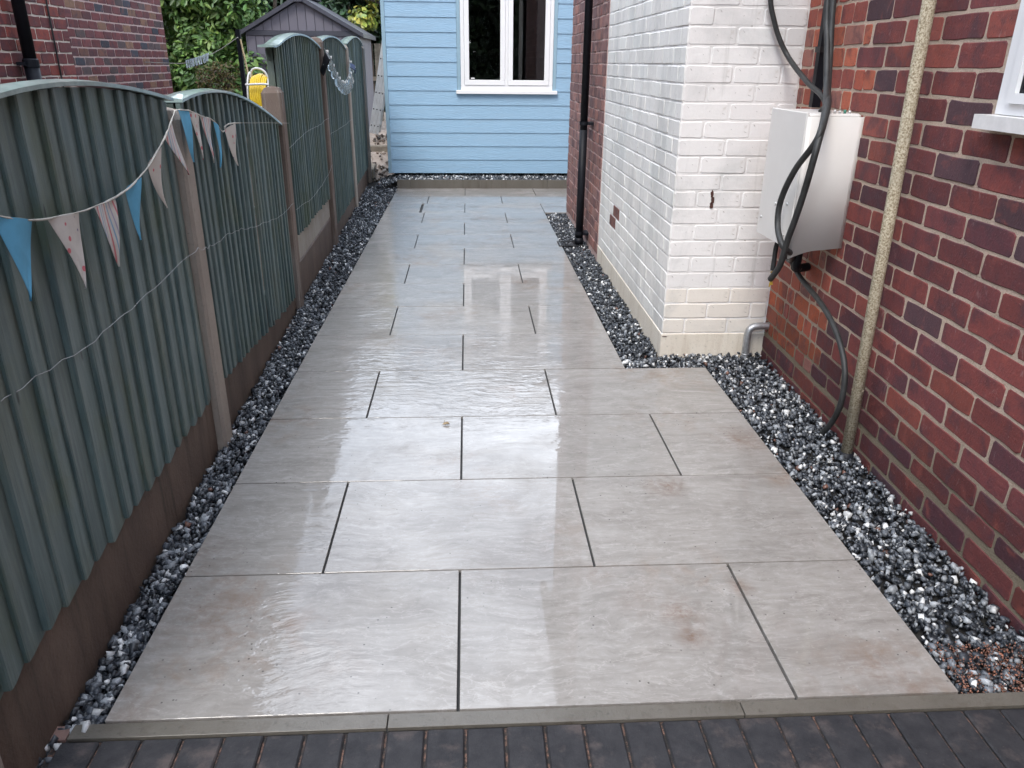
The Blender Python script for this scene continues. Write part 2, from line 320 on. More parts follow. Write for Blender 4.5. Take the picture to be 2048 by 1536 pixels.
        if kind == 'dots':
            vo = t.n('ShaderNodeTexVoronoi', {'Vector': v, 'Scale': 30.0, 'Randomness': 0.7})
            dm = t.ramp(vo.outputs['Distance'], (0.20, 0.85), (0.25, 0.0))
            hue = t.n('ShaderNodeSeparateColor', {0: vo.outputs['Color']}).outputs[0]
            c0 = t.mix(t.math('MULTIPLY', dm, t.math('GREATER_THAN', hue, 0.12)), c0, t.mix(t.math('GREATER_THAN', hue, 0.62), (0.55, 0.09, 0.12), (0.12, 0.10, 0.22)))
        return t.set(color=c0, rough=0.85, normal=t.bump(w, 0.3, 0.001), spec=0.2)
    M['cl_blue'] = cloth('blue cotton', (0.13, 0.40, 0.60), 'plain')
    M['cl_stripe'] = cloth('striped cotton', (0.60, 0.58, 0.54), 'stripe')
    M['cl_dots'] = cloth('spotted cotton', (0.60, 0.57, 0.53), 'dots')
mats()

# ------------------------------------------------------------------ mesh helpers
def tag(o, label=None, cat=None, group=None, kind=None):
    if label: o['label'] = label
    if cat: o['category'] = cat
    if group: o['group'] = group
    if kind: o['kind'] = kind
    return o
def empty(name, loc=(0, 0, 0)):
    o = bpy.data.objects.new(name, None); o.empty_display_size = 0.1
    o.location = loc; col.objects.link(o); return o
def link(name, me, mat, parent=None, loc=(0, 0, 0)):
    if mat is not None and not me.materials: me.materials.append(mat)
    o = bpy.data.objects.new(name, me); col.objects.link(o)
    if parent is not None:
        o.parent = parent
        pw = Vector((0, 0, 0)); p = parent
        while p is not None: pw += Vector(p.location); p = p.parent
        o.location = Vector(loc) - pw
    else: o.location = loc
    return o
def set_cols(me, cols):
    ca = me.color_attributes.new('Col', 'FLOAT_COLOR', 'POINT')
    a = np.ones((len(me.vertices), 4), np.float32); a[:, :3] = cols
    ca.data.foreach_set('color', a.ravel())
class MB:
    def __init__(s): s.v = []; s.f = []; s.c = []
    def add(s, vs, fs, c=None):
        o = len(s.v); s.v += [tuple(p) for p in vs]; s.f += [tuple(i + o for i in f) for f in fs]
        if c is not None: s.c += [c] * len(vs)
    def box(s, a, b, c=None):
        x0, y0, z0 = a; x1, y1, z1 = b
        s.add([(x0, y0, z0), (x1, y0, z0), (x1, y1, z0), (x0, y1, z0), (x0, y0, z1), (x1, y0, z1), (x1, y1, z1), (x0, y1, z1)],
              [(0, 3, 2, 1), (4, 5, 6, 7), (0, 1, 5, 4), (1, 2, 6, 5), (2, 3, 7, 6), (3, 0, 4, 7)], c)
    def cbox(s, a, b, ch=0.004):
        """box with chamfered edges (top ring and vertical corners)"""
        x0, y0, z0 = a; x1, y1, z1 = b
        def ring(i, z): return [(x0 + i + ch, y0 + i, z), (x1 - i - ch, y0 + i, z), (x1 - i, y0 + i + ch, z), (x1 - i, y1 - i - ch, z), (x1 - i - ch, y1 - i, z), (x0 + i + ch, y1 - i, z), (x0 + i, y1 - i - ch, z), (x0 + i, y0 + i + ch, z)]
        vs = ring(0, z0) + ring(0, z1 - ch) + ring(ch, z1)
        fs = [tuple(reversed(range(8))), tuple(range(16, 24))]
        for k in range(2):
            for i in range(8):
                j = (i + 1) % 8; fs.append((k * 8 + i, k * 8 + j, k * 8 + 8 + j, k * 8 + 8 + i))
        s.add(vs, fs)
    def tube(s, pts, r, seg=10, cap=True, c=None):
        pts = [Vector(p) for p in pts]; n = len(pts)
        rr = r if isinstance(r, (list, tuple)) else [r] * n
        vs = []; fs = []; side = None
        for i, p in enumerate(pts):
            d = (pts[min(i + 1, n - 1)] - pts[max(i - 1, 0)]).normalized()
            if side is None: side = d.orthogonal().normalized()
            side = (side - d * side.dot(d)).normalized(); w = d.cross(side)
            for k in range(seg):
                a = 2 * math.pi * k / seg; vs.append(p + (side * math.cos(a) + w * math.sin(a)) * rr[i])
        for i in range(n - 1):
            for k in range(seg):
                j = (k + 1) % seg; fs.append((i * seg + k, i * seg + j, (i + 1) * seg + j, (i + 1) * seg + k))
        if cap: fs += [tuple(reversed(range(seg))), tuple(range((n - 1) * seg, n * seg))]
        s.add(vs, fs, c)
    def mesh(s, name, smooth=False):
        me = bpy.data.meshes.new(name); me.from_pydata(s.v, [], s.f); 
        if s.c: set_cols(me, np.array(s.c, np.float32))
        if smooth: me.polygons.foreach_set('use_smooth', [True] * len(me.polygons))
        me.update(); return me
    def build(s, name, mat, parent=None, smooth=False, center=False):
        loc = (0, 0, 0)
        if center:
            a = np.array(s.v); cc = (a.min(0) + a.max(0)) / 2; s.v = [tuple(x) for x in (a - cc)]; loc = tuple(float(x) for x in cc)
        return link(name, s.mesh(name, smooth), mat, parent, loc)
def spline(pts, n=8):
    P = [Vector(p) for p in pts]; out = []
    for i in range(len(P) - 1):
        p0 = P[max(i - 1, 0)]; p1 = P[i]; p2 = P[i + 1]; p3 = P[min(i + 2, len(P) - 1)]
        for k in range(n):
            t = k / n
            out.append(0.5 * ((2 * p1) + (p2 - p0) * t + (2 * p0 - 5 * p1 + 4 * p2 - p3) * t * t + (3 * p1 - p0 - 3 * p2 + p3) * t ** 3))
    return out + [P[-1]]
def box(name, a, b, mat, parent=None, center=True, ch=None):
    m = MB()
    if ch: m.cbox(a, b, ch)
    else: m.box(a, b)
    return m.build(name, mat, parent, center=center)

# ------------------------------------------------------------------ ground
g = MB(); g.box((-120, -120, -0.9), (120, 120, -0.09))
tag(g.build('ground', M['ground']), kind='structure')
bed = MB(); bed.box((-1.03, -0.6, -0.088), (1.80, 2.7, -0.045)); bed.box((-1.5, 2.7, -0.087), (1.2, 9.1, -0.045)); bed.box((-1.5, 9.1, -0.087), (-0.9, 10.2, -0.045)); bed.box((-0.9, 9.1, -0.087), (2.6, 10.2, 0.06))
tag(bed.build('gravel_bed', M['soil']), kind='structure')

# ------------------------------------------------------------------ paving
P, J = 0.604, 0.9045
pav = MB(); pav.box((-0.9, 0.004, -0.044), (1.352, 2.41, -0.014)); pav.box((-0.9, 2.41, -0.044), (0.9, 7.25, -0.014)); pav.box((-0.9, 7.25, -0.044), (2.55, 9.056, -0.014))
paving = tag(pav.build('paving', M['grout']), kind='structure')
slab_cache = {}
def slab(x0, x1, r, g0=0.0040, g1=0.0040):
    y0, y1 = r * P + 0.0030, (r + 1) * P - 0.0030
    x0 += g0; x1 -= g1
    key = (round(x1 - x0, 3), round(y1 - y0, 3))
    if key not in slab_cache:
        m = MB(); w, d = (x1 - x0) / 2, (y1 - y0) / 2
        m.cbox((-w, -d, -0.02), (w, d, 0.0), 0.0012); slab_cache[key] = m.mesh('slab')
    link('paving_slab', slab_cache[key], M['slab'], paving, ((x0 + x1) / 2, (y0 + y1) / 2, 0.0 + R.uniform(-0.0006, 0.0006)))
for r in range(15):
    xr = 1.357 if r < 4 else (0.905 if r < 12 else 2.55)
    js = [-J, 0.0, J, 2 * J] if r % 2 == 0 else [-1.5 * J, -J / 2, J / 2, 1.5 * J, 2.5 * J]
    xs = [-0.905] + [j for j in js if -0.9 < j < xr - 0.02] + [xr]
    for a, b in zip(xs, xs[1:]):
        if r == 12 and a < -0.9: slab(a, -0.50, r, g1=0.014); slab(-0.50, b, r, g0=0.014)
        else: slab(a, b, r)
# front edging strip and block paving
edge = MB(); edge.box((-1.06, -0.0525, -0.08), (2.2, 0.0, -0.012)); edging = tag(edge.build('edging', M['grout']), kind='structure')
for a, b in ((-0.972, -0.18), (-0.18, 0.7465), (0.7465, 1.672), (1.672, 2.2)):
    box('edging_strip', (a + 0.0015, -0.0505, -0.02), (b - 0.0015, -0.0045, -0.001), M['strip'], edging, ch=0.001)
tag(box('edging_strip', (-1.045, -0.0505, -0.02), (-0.975, -0.006, -0.003), m_plain('pink strip end', (0.20, 0.12, 0.10), 0.7, 0.3, 30, 0.3), edging, ch=0.001), 'short pinkish end piece of the edging')
dr = MB(); dr.box((-1.0, -6.0, -0.085), (2.6, -0.0545, -0.012)); drive = tag(dr.build('driveway', M['sand']), kind='structure')
pm = MB(); pm.cbox((-0.0470, -0.0985, -0.03), (0.0470, 0.0985, 0.0), 0.004); pme = pm.mesh('paver')
k = 0
x = -0.935
while x < 2.55:
    link('block_paver', pme, M['paver'], drive, (x, -0.156, -0.003 + R.uniform(-0.0015, 0.0015))); x += 0.1005
rest = MB()
for row in range(1, 29):
    x = -0.935 + (0.05 if row % 2 else 0)
    while x < 2.5:
        rest.cbox((x - 0.047, -0.255 - row * 0.2005, -0.03), (x + 0.047, -0.058 - row * 0.2005, -0.003), 0.004); x += 0.1005
tag(rest.build('block_pavers', M['paver'], drive), kind='stuff')

# kerb upstand in front of the garden room
kerb = tag(empty('kerb', (0, 9.08, 0)), 'low grey porcelain upstand across the far end of the paving', 'kerb')
for a, b in ((-0.905, -0.727), (-0.727, 0.187), (0.187, 1.108), (1.108, 2.03), (2.03, 2.55)):
    box('kerb_strip', (a + 0.0015, 9.060, -0.03), (b - 0.0015, 9.082, 0.112), M['strip'], kerb, ch=0.0015)

# ------------------------------------------------------------------ gravel
ico_v, ico_f = None, None
def ico():
    p = (1 + 5 ** 0.5) / 2
    v = np.array([(-1, p, 0), (1, p, 0), (-1, -p, 0), (1, -p, 0), (0, -1, p), (0, 1, p), (0, -1, -p), (0, 1, -p), (p, 0, -1), (p, 0, 1), (-p, 0, -1), (-p, 0, 1)], float)
    v /= np.linalg.norm(v[0])
    f = np.array([(0, 11, 5), (0, 5, 1), (0, 1, 7), (0, 7, 10), (0, 10, 11), (1, 5, 9), (5, 11, 4), (11, 10, 2), (10, 7, 6), (7, 1, 8), (3, 9, 4), (3, 4, 2), (3, 2, 6), (3, 6, 8), (3, 8, 9), (4, 9, 5), (2, 4, 11), (6, 2, 10), (8, 6, 7), (9, 8, 1)])
    return v, f
ICO_V, ICO_F = ico()
HEX_V = np.array([(-1, -1, -1), (1, -1, -1), (1, 1, -1), (-1, 1, -1), (-1, -1, 1), (1, -1, 1), (1, 1, 1), (-1, 1, 1)], float) * 0.62
HEX_F = np.array([(0, 2, 1), (0, 3, 2), (4, 5, 6), (4, 6, 7), (0, 1, 5), (0, 5, 4), (1, 2, 6), (1, 6, 5), (2, 3, 7), (2, 7, 6), (3, 0, 4), (3, 4, 7)])
def rotmats(n):
    q = NR.normal(size=(n, 4)); q /= np.linalg.norm(q, axis=1)[:, None]
    w, x, y, z = q.T
    return np.stack([np.stack([1 - 2 * (y * y + z * z), 2 * (x * y - z * w), 2 * (x * z + y * w)], -1),
                     np.stack([2 * (x * y + z * w), 1 - 2 * (x * x + z * z), 2 * (y * z - x * w)], -1),
                     np.stack([2 * (x * z - y * w), 2 * (y * z + x * w), 1 - 2 * (x * x + y * y)], -1)], 1)
def fast_mesh(name, verts, faces, cols=None, smooth=False):
    me = bpy.data.meshes.new(name); nf, k = faces.shape
    me.vertices.add(len(verts)); me.vertices.foreach_set('co', verts.astype(np.float32).ravel())
    me.loops.add(nf * k); me.loops.foreach_set('vertex_index', faces.astype(np.int32).ravel())
    me.polygons.add(nf); me.polygons.foreach_set('loop_start', np.arange(0, nf * k, k, dtype=np.int32)); me.polygons.foreach_set('loop_total', np.full(nf, k, np.int32))
    me.update(calc_edges=True)
    if smooth: me.polygons.foreach_set('use_smooth', np.ones(nf, bool))
    if cols is not None: set_cols(me, cols)
    return me
def stones(pos, size, pal, probs, name, label, cat='gravel', pad=None):
    n = len(pos); Rm = rotmats(n)
    hx = NR.uniform(0, 1, n) < 0.7; vs_, fs_, ix_ = [], [], []; off = 0
    for BV, BF, sel in ((HEX_V, HEX_F, np.where(hx)[0]), (ICO_V, ICO_F, np.where(~hx)[0])):
        k = len(sel); nv = len(BV)
        if k == 0: continue
        v = BV[None] * (1 + NR.uniform(-0.30, 0.25, (k, nv, 1))) + NR.uniform(-0.22, 0.22, (k, nv, 3))
        v = v * np.stack([NR.uniform(0.85, 1.3, k), NR.uniform(0.65, 1.0, k), NR.uniform(0.5, 0.85, k)], -1)[:, None]
        v = np.einsum('nij,nkj->nki', Rm[sel], v) * (size[sel] / 2)[:, None, None] + pos[sel][:, None]
        vs_.append(v.reshape(-1, 3)); fs_.append((BF[None] + (np.arange(k) * nv)[:, None, None]).reshape(-1, 3) + off); ix_.append(np.repeat(sel, nv)); off += k * nv
    pi = NR.choice(len(pal), n, p=probs); c = np.array(pal)[pi] * NR.uniform(0.7, 1.3, (n, 1))
    me = fast_mesh(name, np.vstack(vs_), np.vstack(fs_), c[np.concatenate(ix_)])
    return tag(link(name, me, M['gravel']), label, cat, kind='stuff')
def scatter(area_fn, n, y0, y1, zf):
    y = NR.uniform(y0, y1, n); a, b = area_fn(y); x = a + (b - a) * NR.uniform(0, 1, n)
    return np.stack([x, y, zf(x, y) + NR.uniform(-0.022, 0.006, n)], 1)
PAL = [(0.016, 0.019, 0.024), (0.038, 0.044, 0.054), (0.11, 0.12, 0.135), (0.27, 0.285, 0.30), (0.62, 0.62, 0.61), (0.15, 0.075, 0.055)]
F_Y = np.array([-0.6, -0.11, 1.55, 3.68, 5.70, 7.7, 9.95, 12]); F_X = np.array([-0.99, -1.005, -1.065, -1.145, -1.215, -1.285, -1.38, -1.45])
def fx(y): return np.interp(y, F_Y, F_X)
pos = scatter(lambda y: (fx(y) + 0.01, np.full_like(y, -0.915)), 9200, -0.02, 9.3, lambda x, y: np.full_like(x, -0.012))
pos = np.vstack([pos, scatter(lambda y: (np.full_like(y, -1.02), np.full_like(y, -0.985)), 60, -0.40, -0.05, lambda x, y: np.full_like(x, -0.012))])
sz = (0.012 + 0.030 * NR.beta(1.7, 2.0, len(pos))) * (1 - 0.02 * np.clip(pos[:, 1], 0, 9))
stones(pos, sz, PAL, [0.33, 0.30, 0.19, 0.11, 0.065, 0.005], 'gravel', 'wet dark slate and white chippings along the foot of the fence')
pos = scatter(lambda y: (np.full_like(y, 1.367), 1.685 + 0.026 * y), 4300, -0.0, 2.66, lambda x, y: np.full_like(x, -0.012))
pos = np.vstack([pos, scatter(lambda y: (np.full_like(y, 0.915), np.full_like(y, 1.37)), 550, 2.428, 2.66, lambda x, y: np.full_like(x, -0.014))])
pi_ = pos[:, 1] < 0.35
sz = 0.011 + 0.027 * NR.beta(1.6, 2.2, len(pos))
stones(pos[~pi_], sz[~pi_], PAL, [0.23, 0.25, 0.25, 0.175, 0.085, 0.01], 'gravel', 'grey, black and white chippings beside the red brick wall')
grit = scatter(lambda y: (np.full_like(y, 1.37), 1.69 + 0.026 * y), 1500, 0.0, 0.19, lambda x, y: np.full_like(x, -0.004))
stones(grit, NR.uniform(0.003, 0.009, 1500), [(0.26, 0.11, 0.07), (0.20, 0.10, 0.07), (0.12, 0.06, 0.045)], [0.4, 0.35, 0.25], 'brick_grit', 'brick-red grit spilled over the chippings in the near right corner', 'grit')
stones(pos[pi_], sz[pi_] * 1.1, PAL, [0.28, 0.27, 0.19, 0.15, 0.10, 0.01], 'gravel', 'chippings dusted with brick-red grit in the near right corner')
pos = scatter(lambda y: (np.full_like(y, 0.915), np.full_like(y, 1.145)), 4600, 2.66, 7.24, lambda x, y: np.full_like(x, -0.012))
sz = NR.uniform(0.016, 0.033, len(pos))
stones(pos, sz, PAL, [0.42, 0.30, 0.14, 0.08, 0.055, 0.005], 'gravel', 'dark and white chippings along the white painted brickwork')
pos = scatter(lambda y: (np.full_like(y, -1.2), np.full_like(y, 2.5)), 6500, 9.09, 9.85, lambda x, y: 0.098 + 0.02 * (y - 9.09) - np.clip(-0.9 - x, 0, 1) * 0.3)
stones(pos, NR.uniform(0.02, 0.038, len(pos)), PAL, [0.40, 0.24, 0.12, 0.10, 0.135, 0.005], 'gravel', 'black and white chippings behind the far kerb under the blue wall')

# ------------------------------------------------------------------ brick building helpers
def brick_geo(m, O, t, nrm, s0, s1, z0, z1, proud, depth, c, jit=0.0026, bev=0.0026, simple=False, wob=0.0015):
    """one brick on a wall frame: O origin, t along, nrm outward, rounded uneven outline"""
    O = Vector(O); t = Vector(t); nrm = Vector(nrm); zz = Vector((0, 0, 1))
    if simple:
        q = [(s0, z0), (s1, z0), (s1, z1), (s0, z1)]
        vs = [O + t * a + zz * b + nrm * (proud) for a, b in q] + [O + t * a + zz * b - nrm * depth for a, b in q]
        fs = [(0, 1, 2, 3), (0, 4, 5, 1), (1, 5, 6, 2), (2, 6, 7, 3), (3, 7, 4, 0)]
        m.add(vs, fs, c); return
    r = min(0.008, (s1 - s0) * 0.2)
    j = lambda: R.uniform(-jit, jit)
    ns = 3 if s1 - s0 > 0.12 else 2
    out = []
    def line(a, b, n):
        for k in range(n): out.append((a[0] + (b[0] - a[0]) * k / n + j(), a[1] + (b[1] - a[1]) * k / n + j()))
    line((s0 + r, z0), (s1 - r, z0), ns); line((s1 - r, z0), (s1, z0 + r), 1); line((s1, z0 + r), (s1, z1 - r), 1); line((s1, z1 - r), (s1 - r, z1), 1)
    line((s1 - r, z1), (s0 + r, z1), ns); line((s0 + r, z1), (s0, z1 - r), 1); line((s0, z1 - r), (s0, z0 + r), 1); line((s0, z0 + r), (s0 + r, z0), 1)
    cs, cz = (s0 + s1) / 2, (z0 + z1) / 2; n = len(out)
    tl = [R.uniform(-wob, wob) for _ in range(3)]
    def pt(a, b, d): return O + t * a + zz * b + nrm * d
    def front(a, b): return proud + tl[0] + tl[1] * (a - cs) / (s1 - s0) + tl[2] * (b - cz) / (z1 - z0)
    vs = [pt(cs + (a - cs) * (1 - 2 * bev / (s1 - s0)), cz + (b - cz) * (1 - 2 * bev / (z1 - z0)), front(a, b)) for a, b in out]
    vs += [pt(a, b, front(a, b) - bev * 0.7) for a, b in out]
    vs += [pt(a, b, -depth) for a, b in out]
    flip = t.cross(zz).dot(nrm) < 0
    fs = [tuple(range(n))]
    for k in range(2):
        for i in range(n):
            i2 = (i + 1) % n; fs.append((k * n + i, k * n + n + i, k * n + n + i2, k * n + i2))
    if flip: fs = [tuple(reversed(f)) for f in fs]
    m.add(vs, fs, c)
def pick(p): 
    c = R.choice(p); k = R.uniform(0.98, 1.02) if c[2] > 0.6 else R.uniform(0.8, 1.2); return tuple(x * k for x in c)
RED = [(0.195, 0.050, 0.045)] * 4 + [(0.158, 0.044, 0.045)] * 3 + [(0.235, 0.062, 0.048)] * 2 + [(0.115, 0.038, 0.046)] * 2 + [(0.085, 0.042, 0.050)]
ORANGE = [(0.38, 0.095, 0.058), (0.33, 0.085, 0.060), (0.42, 0.115, 0.065), (0.29, 0.075, 0.058), (0.34, 0.14, 0.11)]
FAR = [(0.26, 0.145, 0.130), (0.22, 0.120, 0.112), (0.29, 0.165, 0.145), (0.19, 0.105, 0.10), (0.31, 0.155, 0.13)]
LEFTN = [(0.20, 0.05, 0.045)] * 3 + [(0.26, 0.06, 0.045)] * 2 + [(0.14, 0.042, 0.042)] * 2 + [(0.33, 0.09, 0.06)]
LEFTF = [(0.17, 0.048, 0.048)] * 4 + [(0.13, 0.045, 0.047)] * 3 + [(0.19, 0.085, 0.06)] + [(0.09, 0.062, 0.06)] * 2 + [(0.045, 0.05, 0.065)] + [(0.22, 0.12, 0.075)]
WHITE = [(0.81, 0.785, 0.765)] * 3 + [(0.80, 0.775, 0.755), (0.815, 0.795, 0.775)]
WHITEL = [(0.80, 0.775, 0.735)] * 4 + [(0.775, 0.755, 0.72), (0.805, 0.785, 0.75)]
Z0, CP = 0.12, 0.09                         # first bed joint and course pitch

def proj(p):
    d = Vector(p) - cam.location; z = d.dot(fw)
    return (512 + 772 * d.dot(rx) / z, 384 - 772 * d.dot(up) / z, z) if z > 0.1 else (-999, -999, z)
def in_view(p, pad=12):
    u, v, z = proj(p); return z > 0.1 and -pad < u < 1024 + pad and -pad < v < 768 + pad

# ------------------------------------------------------------------ the brick house on the right
house = tag(empty('brick_house', (1.7, 2.0, 0)), 'red brick house with a white painted chimney breast along the right side', 'house')
WO = (1.69, 0, 0); WT = Vector((0.026, 1, 0)).normalized(); WN = Vector((-WT.y, WT.x, 0))
def wall_pt(y, z, off=0.0):
    s = y / WT.y; p = Vector(WO) + WT * s + WN * off; return Vector((p.x, p.y, z))
wm = MB()                                    # mortar backing of the near wall with the window opening left out
WINY0, WINY1, WINZ0, WINZ1 = -0.45, 0.950, 1.425, 2.62
def wbox(m, y0, y1, z0, z1, off=0.0, thick=0.25):
    a = [wall_pt(y, z, o) for o in (off, off - thick) for y, z in ((y0, z0), (y1, z0), (y1, z1), (y0, z1))]
    m.add(a, [(3, 2, 1, 0), (4, 5, 6, 7), (0, 1, 5, 4), (1, 2, 6, 5), (2, 3, 7, 6), (3, 0, 4, 7)])
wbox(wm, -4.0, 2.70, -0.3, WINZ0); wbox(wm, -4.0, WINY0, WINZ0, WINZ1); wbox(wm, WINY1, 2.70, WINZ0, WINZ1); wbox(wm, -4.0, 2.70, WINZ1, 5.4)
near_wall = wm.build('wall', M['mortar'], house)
tag(near_wall, 'dark red brick wall with pale mortar')
stuff = MB(); nb = 0
for k in range(-3, 59):
    z0 = Z0 - 0.008 + CP * k; z1 = z0 + CP
    mg = R.uniform(0.0105, 0.0145)
    if k == 0: z0 += 0.016
    joints = []
    ph = 1.241 if k % 2 == 0 else 1.373
    y = ph + 0.264 * 8
    cut = 1.93 + (0.07 if k % 2 == 0 else -0.06) + R.uniform(-0.05, 0.05)
    if z0 < 0.10: cut = 9
    ys = []
    yy = ph + 0.264 * math.ceil((2.69 - ph) / 0.264)
    while yy > -3.9: ys.append(yy); yy -= 0.264
    segs = [(ys[i + 1], ys[i]) for i in range(len(ys) - 1)]
    full = []
    for a, b in segs:
        if b > cut and cut < 3:
            if a < cut - 0.03: full.append((a, cut, 'r'))
            continue
        if a < 2.66: full.append((a, min(b, 2.66), 'r'))
    if cut < 3:
        a = cut
        while a < 2.63:
            b = min(a + R.choice((0.075, 0.10, 0.13, 0.13, 0.20)), 2.66)
            if 2.66 - b < 0.05: b = 2.66
            full.append((a, b, 'o')); a = b
    for a, b, kd in full:
        a_, b_ = a + mg / 2 + R.uniform(-0.002, 0.002), b - mg / 2
        zz0, zz1 = z0 + mg / 2, z1 - mg / 2
        if zz1 > WINZ0 and zz0 < WINZ1 and b_ > WINY0 and a_ < WINY1:
            if a_ < WINY1 < b_ - 0.03: a_ = WINY1 + 0.002
            elif a_ < WINY0 - 0.03: b_ = WINY0 - 0.002
            else: continue
        if b_ - a_ < 0.02: continue
        c = pick(RED if kd == 'r' else ORANGE)
        if kd == 'o' and z0 < 0.4 and R.random() < 0.5: c = pick([(0.42, 0.10, 0.045)])
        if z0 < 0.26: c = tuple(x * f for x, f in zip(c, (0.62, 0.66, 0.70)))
        pr = 0.0028 if kd == 'r' else 0.0024
        cen = wall_pt((a_ + b_) / 2, (zz0 + zz1) / 2)
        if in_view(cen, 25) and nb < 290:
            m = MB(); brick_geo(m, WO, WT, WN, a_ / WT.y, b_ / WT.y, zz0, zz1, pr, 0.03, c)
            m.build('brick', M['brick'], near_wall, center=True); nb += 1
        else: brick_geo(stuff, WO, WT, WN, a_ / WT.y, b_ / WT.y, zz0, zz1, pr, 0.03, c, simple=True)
tag(stuff.build('bricks', M['brick'], near_wall), kind='stuff')

# chimney breast, painted white: front faces -Y, flank faces -X
CX, CY, CY1 = 1.155, 2.655, 5.02
ch = MB(); ch.box((CX, CY, 0.118), (1.86, CY1, 5.4)); ch.c = [(0.80, 0.775, 0.755)] * len(ch.v)
chim = ch.build('chimney_breast', M['white'], house); tag(chim, 'chimney breast painted white with peeling patches')
box('plinth', (CX - 0.005, CY - 0.005, -0.20), (1.86, CY1 + 0.0, 0.1185), M['plinth'], chim, ch=0.004)
stf = MB(); cnt = 0
for k in range(0, 58):
    z0 = Z0 + CP * k + 0.0032; z1 = z0 + CP - 0.0064
    # front face
    xs = [CX + 0.001] + [x for x in ((CX + 0.125 + 0.25 * i) if k % 2 == 0 else (CX + 0.25 * (i + 1)) for i in range(4)) if x < 1.72] + [1.755]
    for a, b in zip(xs, xs[1:]):
        if b - a < 0.03: continue
        p = Vector(((a + b) / 2, CY, z0)); c = pick(WHITE); c = tuple(min(0.83, x) for x in c)
        if z0 < 0.35: c = tuple(x * f for x, f in zip(c, (0.97, 0.93, 0.86)))
        m = MB() if in_view(p) else stf
        brick_geo(m, (0, CY, 0), (1, 0, 0), (0, -1, 0), a + 0.0035 * (a > CX + 0.01), b - 0.0035, z0, z1, 0.0028, 0.01, c, jit=0.0020, bev=0.0045, simple=m is stf)
        if m is not stf: m.build('brick', M['white'], chim, center=True); cnt += 1
    # flank
    ys = [CY + 0.001] + [CY + (0.25 if k % 2 == 0 else 0.125) + 0.25 * i for i in range(9)] + [CY1]
    for a, b in zip(ys, ys[1:]):
        if b - a < 0.03: continue
        p = Vector((CX, (a + b) / 2, z0)); c = pick(WHITEL); c = tuple(min(0.80, x) for x in c)
        bare = 4.16 < (a + b) / 2 < 4.45 and k in (3, 4)
        mat = M['white']
        if bare: c = (0.20, 0.09, 0.07); mat = M['brick']
        one = (in_view(p) and (a < 3.3 or bare))
        m = MB() if one else stf
        brick_geo(m, (CX, 0, 0), (0, 1, 0), (-1, 0, 0), a + 0.003 * (a > CY + 0.01), b - 0.003, z0, z1, 0.0028, 0.01, c, jit=0.0020, bev=0.0045, simple=(not in_view(p)))
        if one: m.build('brick', mat, chim, center=True); cnt += 1
tag(stf.build('bricks', M['white'], chim), kind='stuff')
# chips where the paint is gone
def chip(cx, cz, w, h, n=14):
    m = MB(); vs = []
    for i in range(n):
        a = 2 * math.pi * i / n; rr = R.uniform(0.7, 1.15); vs.append((cx + math.cos(a) * w * rr, CY - 0.0075, cz + math.sin(a) * h * rr))
    vs += [(x, y + 0.006, z) for x, y, z in vs]
    m.add(vs, [tuple(reversed(range(n)))[::-1]] + [(i, i + n, (i + 1) % n + n, (i + 1) % n) for i in range(n)])
    m.build('paint_chip', M['chip'], chim)
chip(1.362, 0.915, 0.009, 0.022); chip(1.368, 0.88, 0.009, 0.02); chip(1.364, 0.855, 0.010, 0.018); chip(1.17, 0.102, 0.014, 0.003); chip(1.735, 0.935, 0.012, 0.004)

# far red section of the flank
fw_m = MB(); fw_m.box((1.150, CY1 + 0.001, -0.3), (1.9, 7.25, 5.4)); far_wall = fw_m.build('wall', M['mortar_pink'], house); tag(far_wall, 'rough brown-red brickwork behind the downpipe')
box('house_body', (1.9, -3.98, -0.2), (6.0, 7.24, 5.38), M['mortar_pink'], house)
stf = MB()
for k in range(-1, 59):
    z0 = Z0 + CP * k + 0.005; z1 = z0 + CP - 0.010
    y = CY1 + 0.003 - (0.0 if k % 2 == 0 else 0.06)
    while y < 7.24:
        b = min(y + 0.125, 7.25); a = max(y, CY1 + 0.004)
        if b - a > 0.02: brick_geo(stf, (1.150, 0, 0), (0, 1, 0), (-1, 0, 0), a + 0.004, b - 0.004 * (b < 7.249), z0, z1, R.uniform(0.002, 0.007), 0.01, pick(FAR), simple=not in_view((1.15, a, z0)))
        y += 0.125
tag(stf.build('bricks', M['brick'], far_wall), kind='stuff')
rf = MB(); rf.add([(1.02, -4.2, 5.42), (1.02, 7.5, 5.42), (4.0, 7.5, 8.2), (4.0, -4.2, 8.2), (1.02, -4.2, 5.32), (1.02, 7.5, 5.32), (4.0, 7.5, 8.1), (4.0, -4.2, 8.1)], [(0, 3, 2, 1), (4, 5, 6, 7), (0, 1, 5, 4), (1, 2, 6, 5), (2, 3, 7, 6), (3, 0, 4, 7)])
roof = rf.build('roof', M['rooftile'], house)
box('soffit', (1.10, -4.15, 5.38), (1.95, 7.45, 5.402), M['soffit'], roof)
gt = MB(); gt.tube([(1.04, -4.2, 5.30), (1.04, 7.5, 5.30)], 0.055, 12); gt.build('gutter', M['blackpvc'], roof, True)

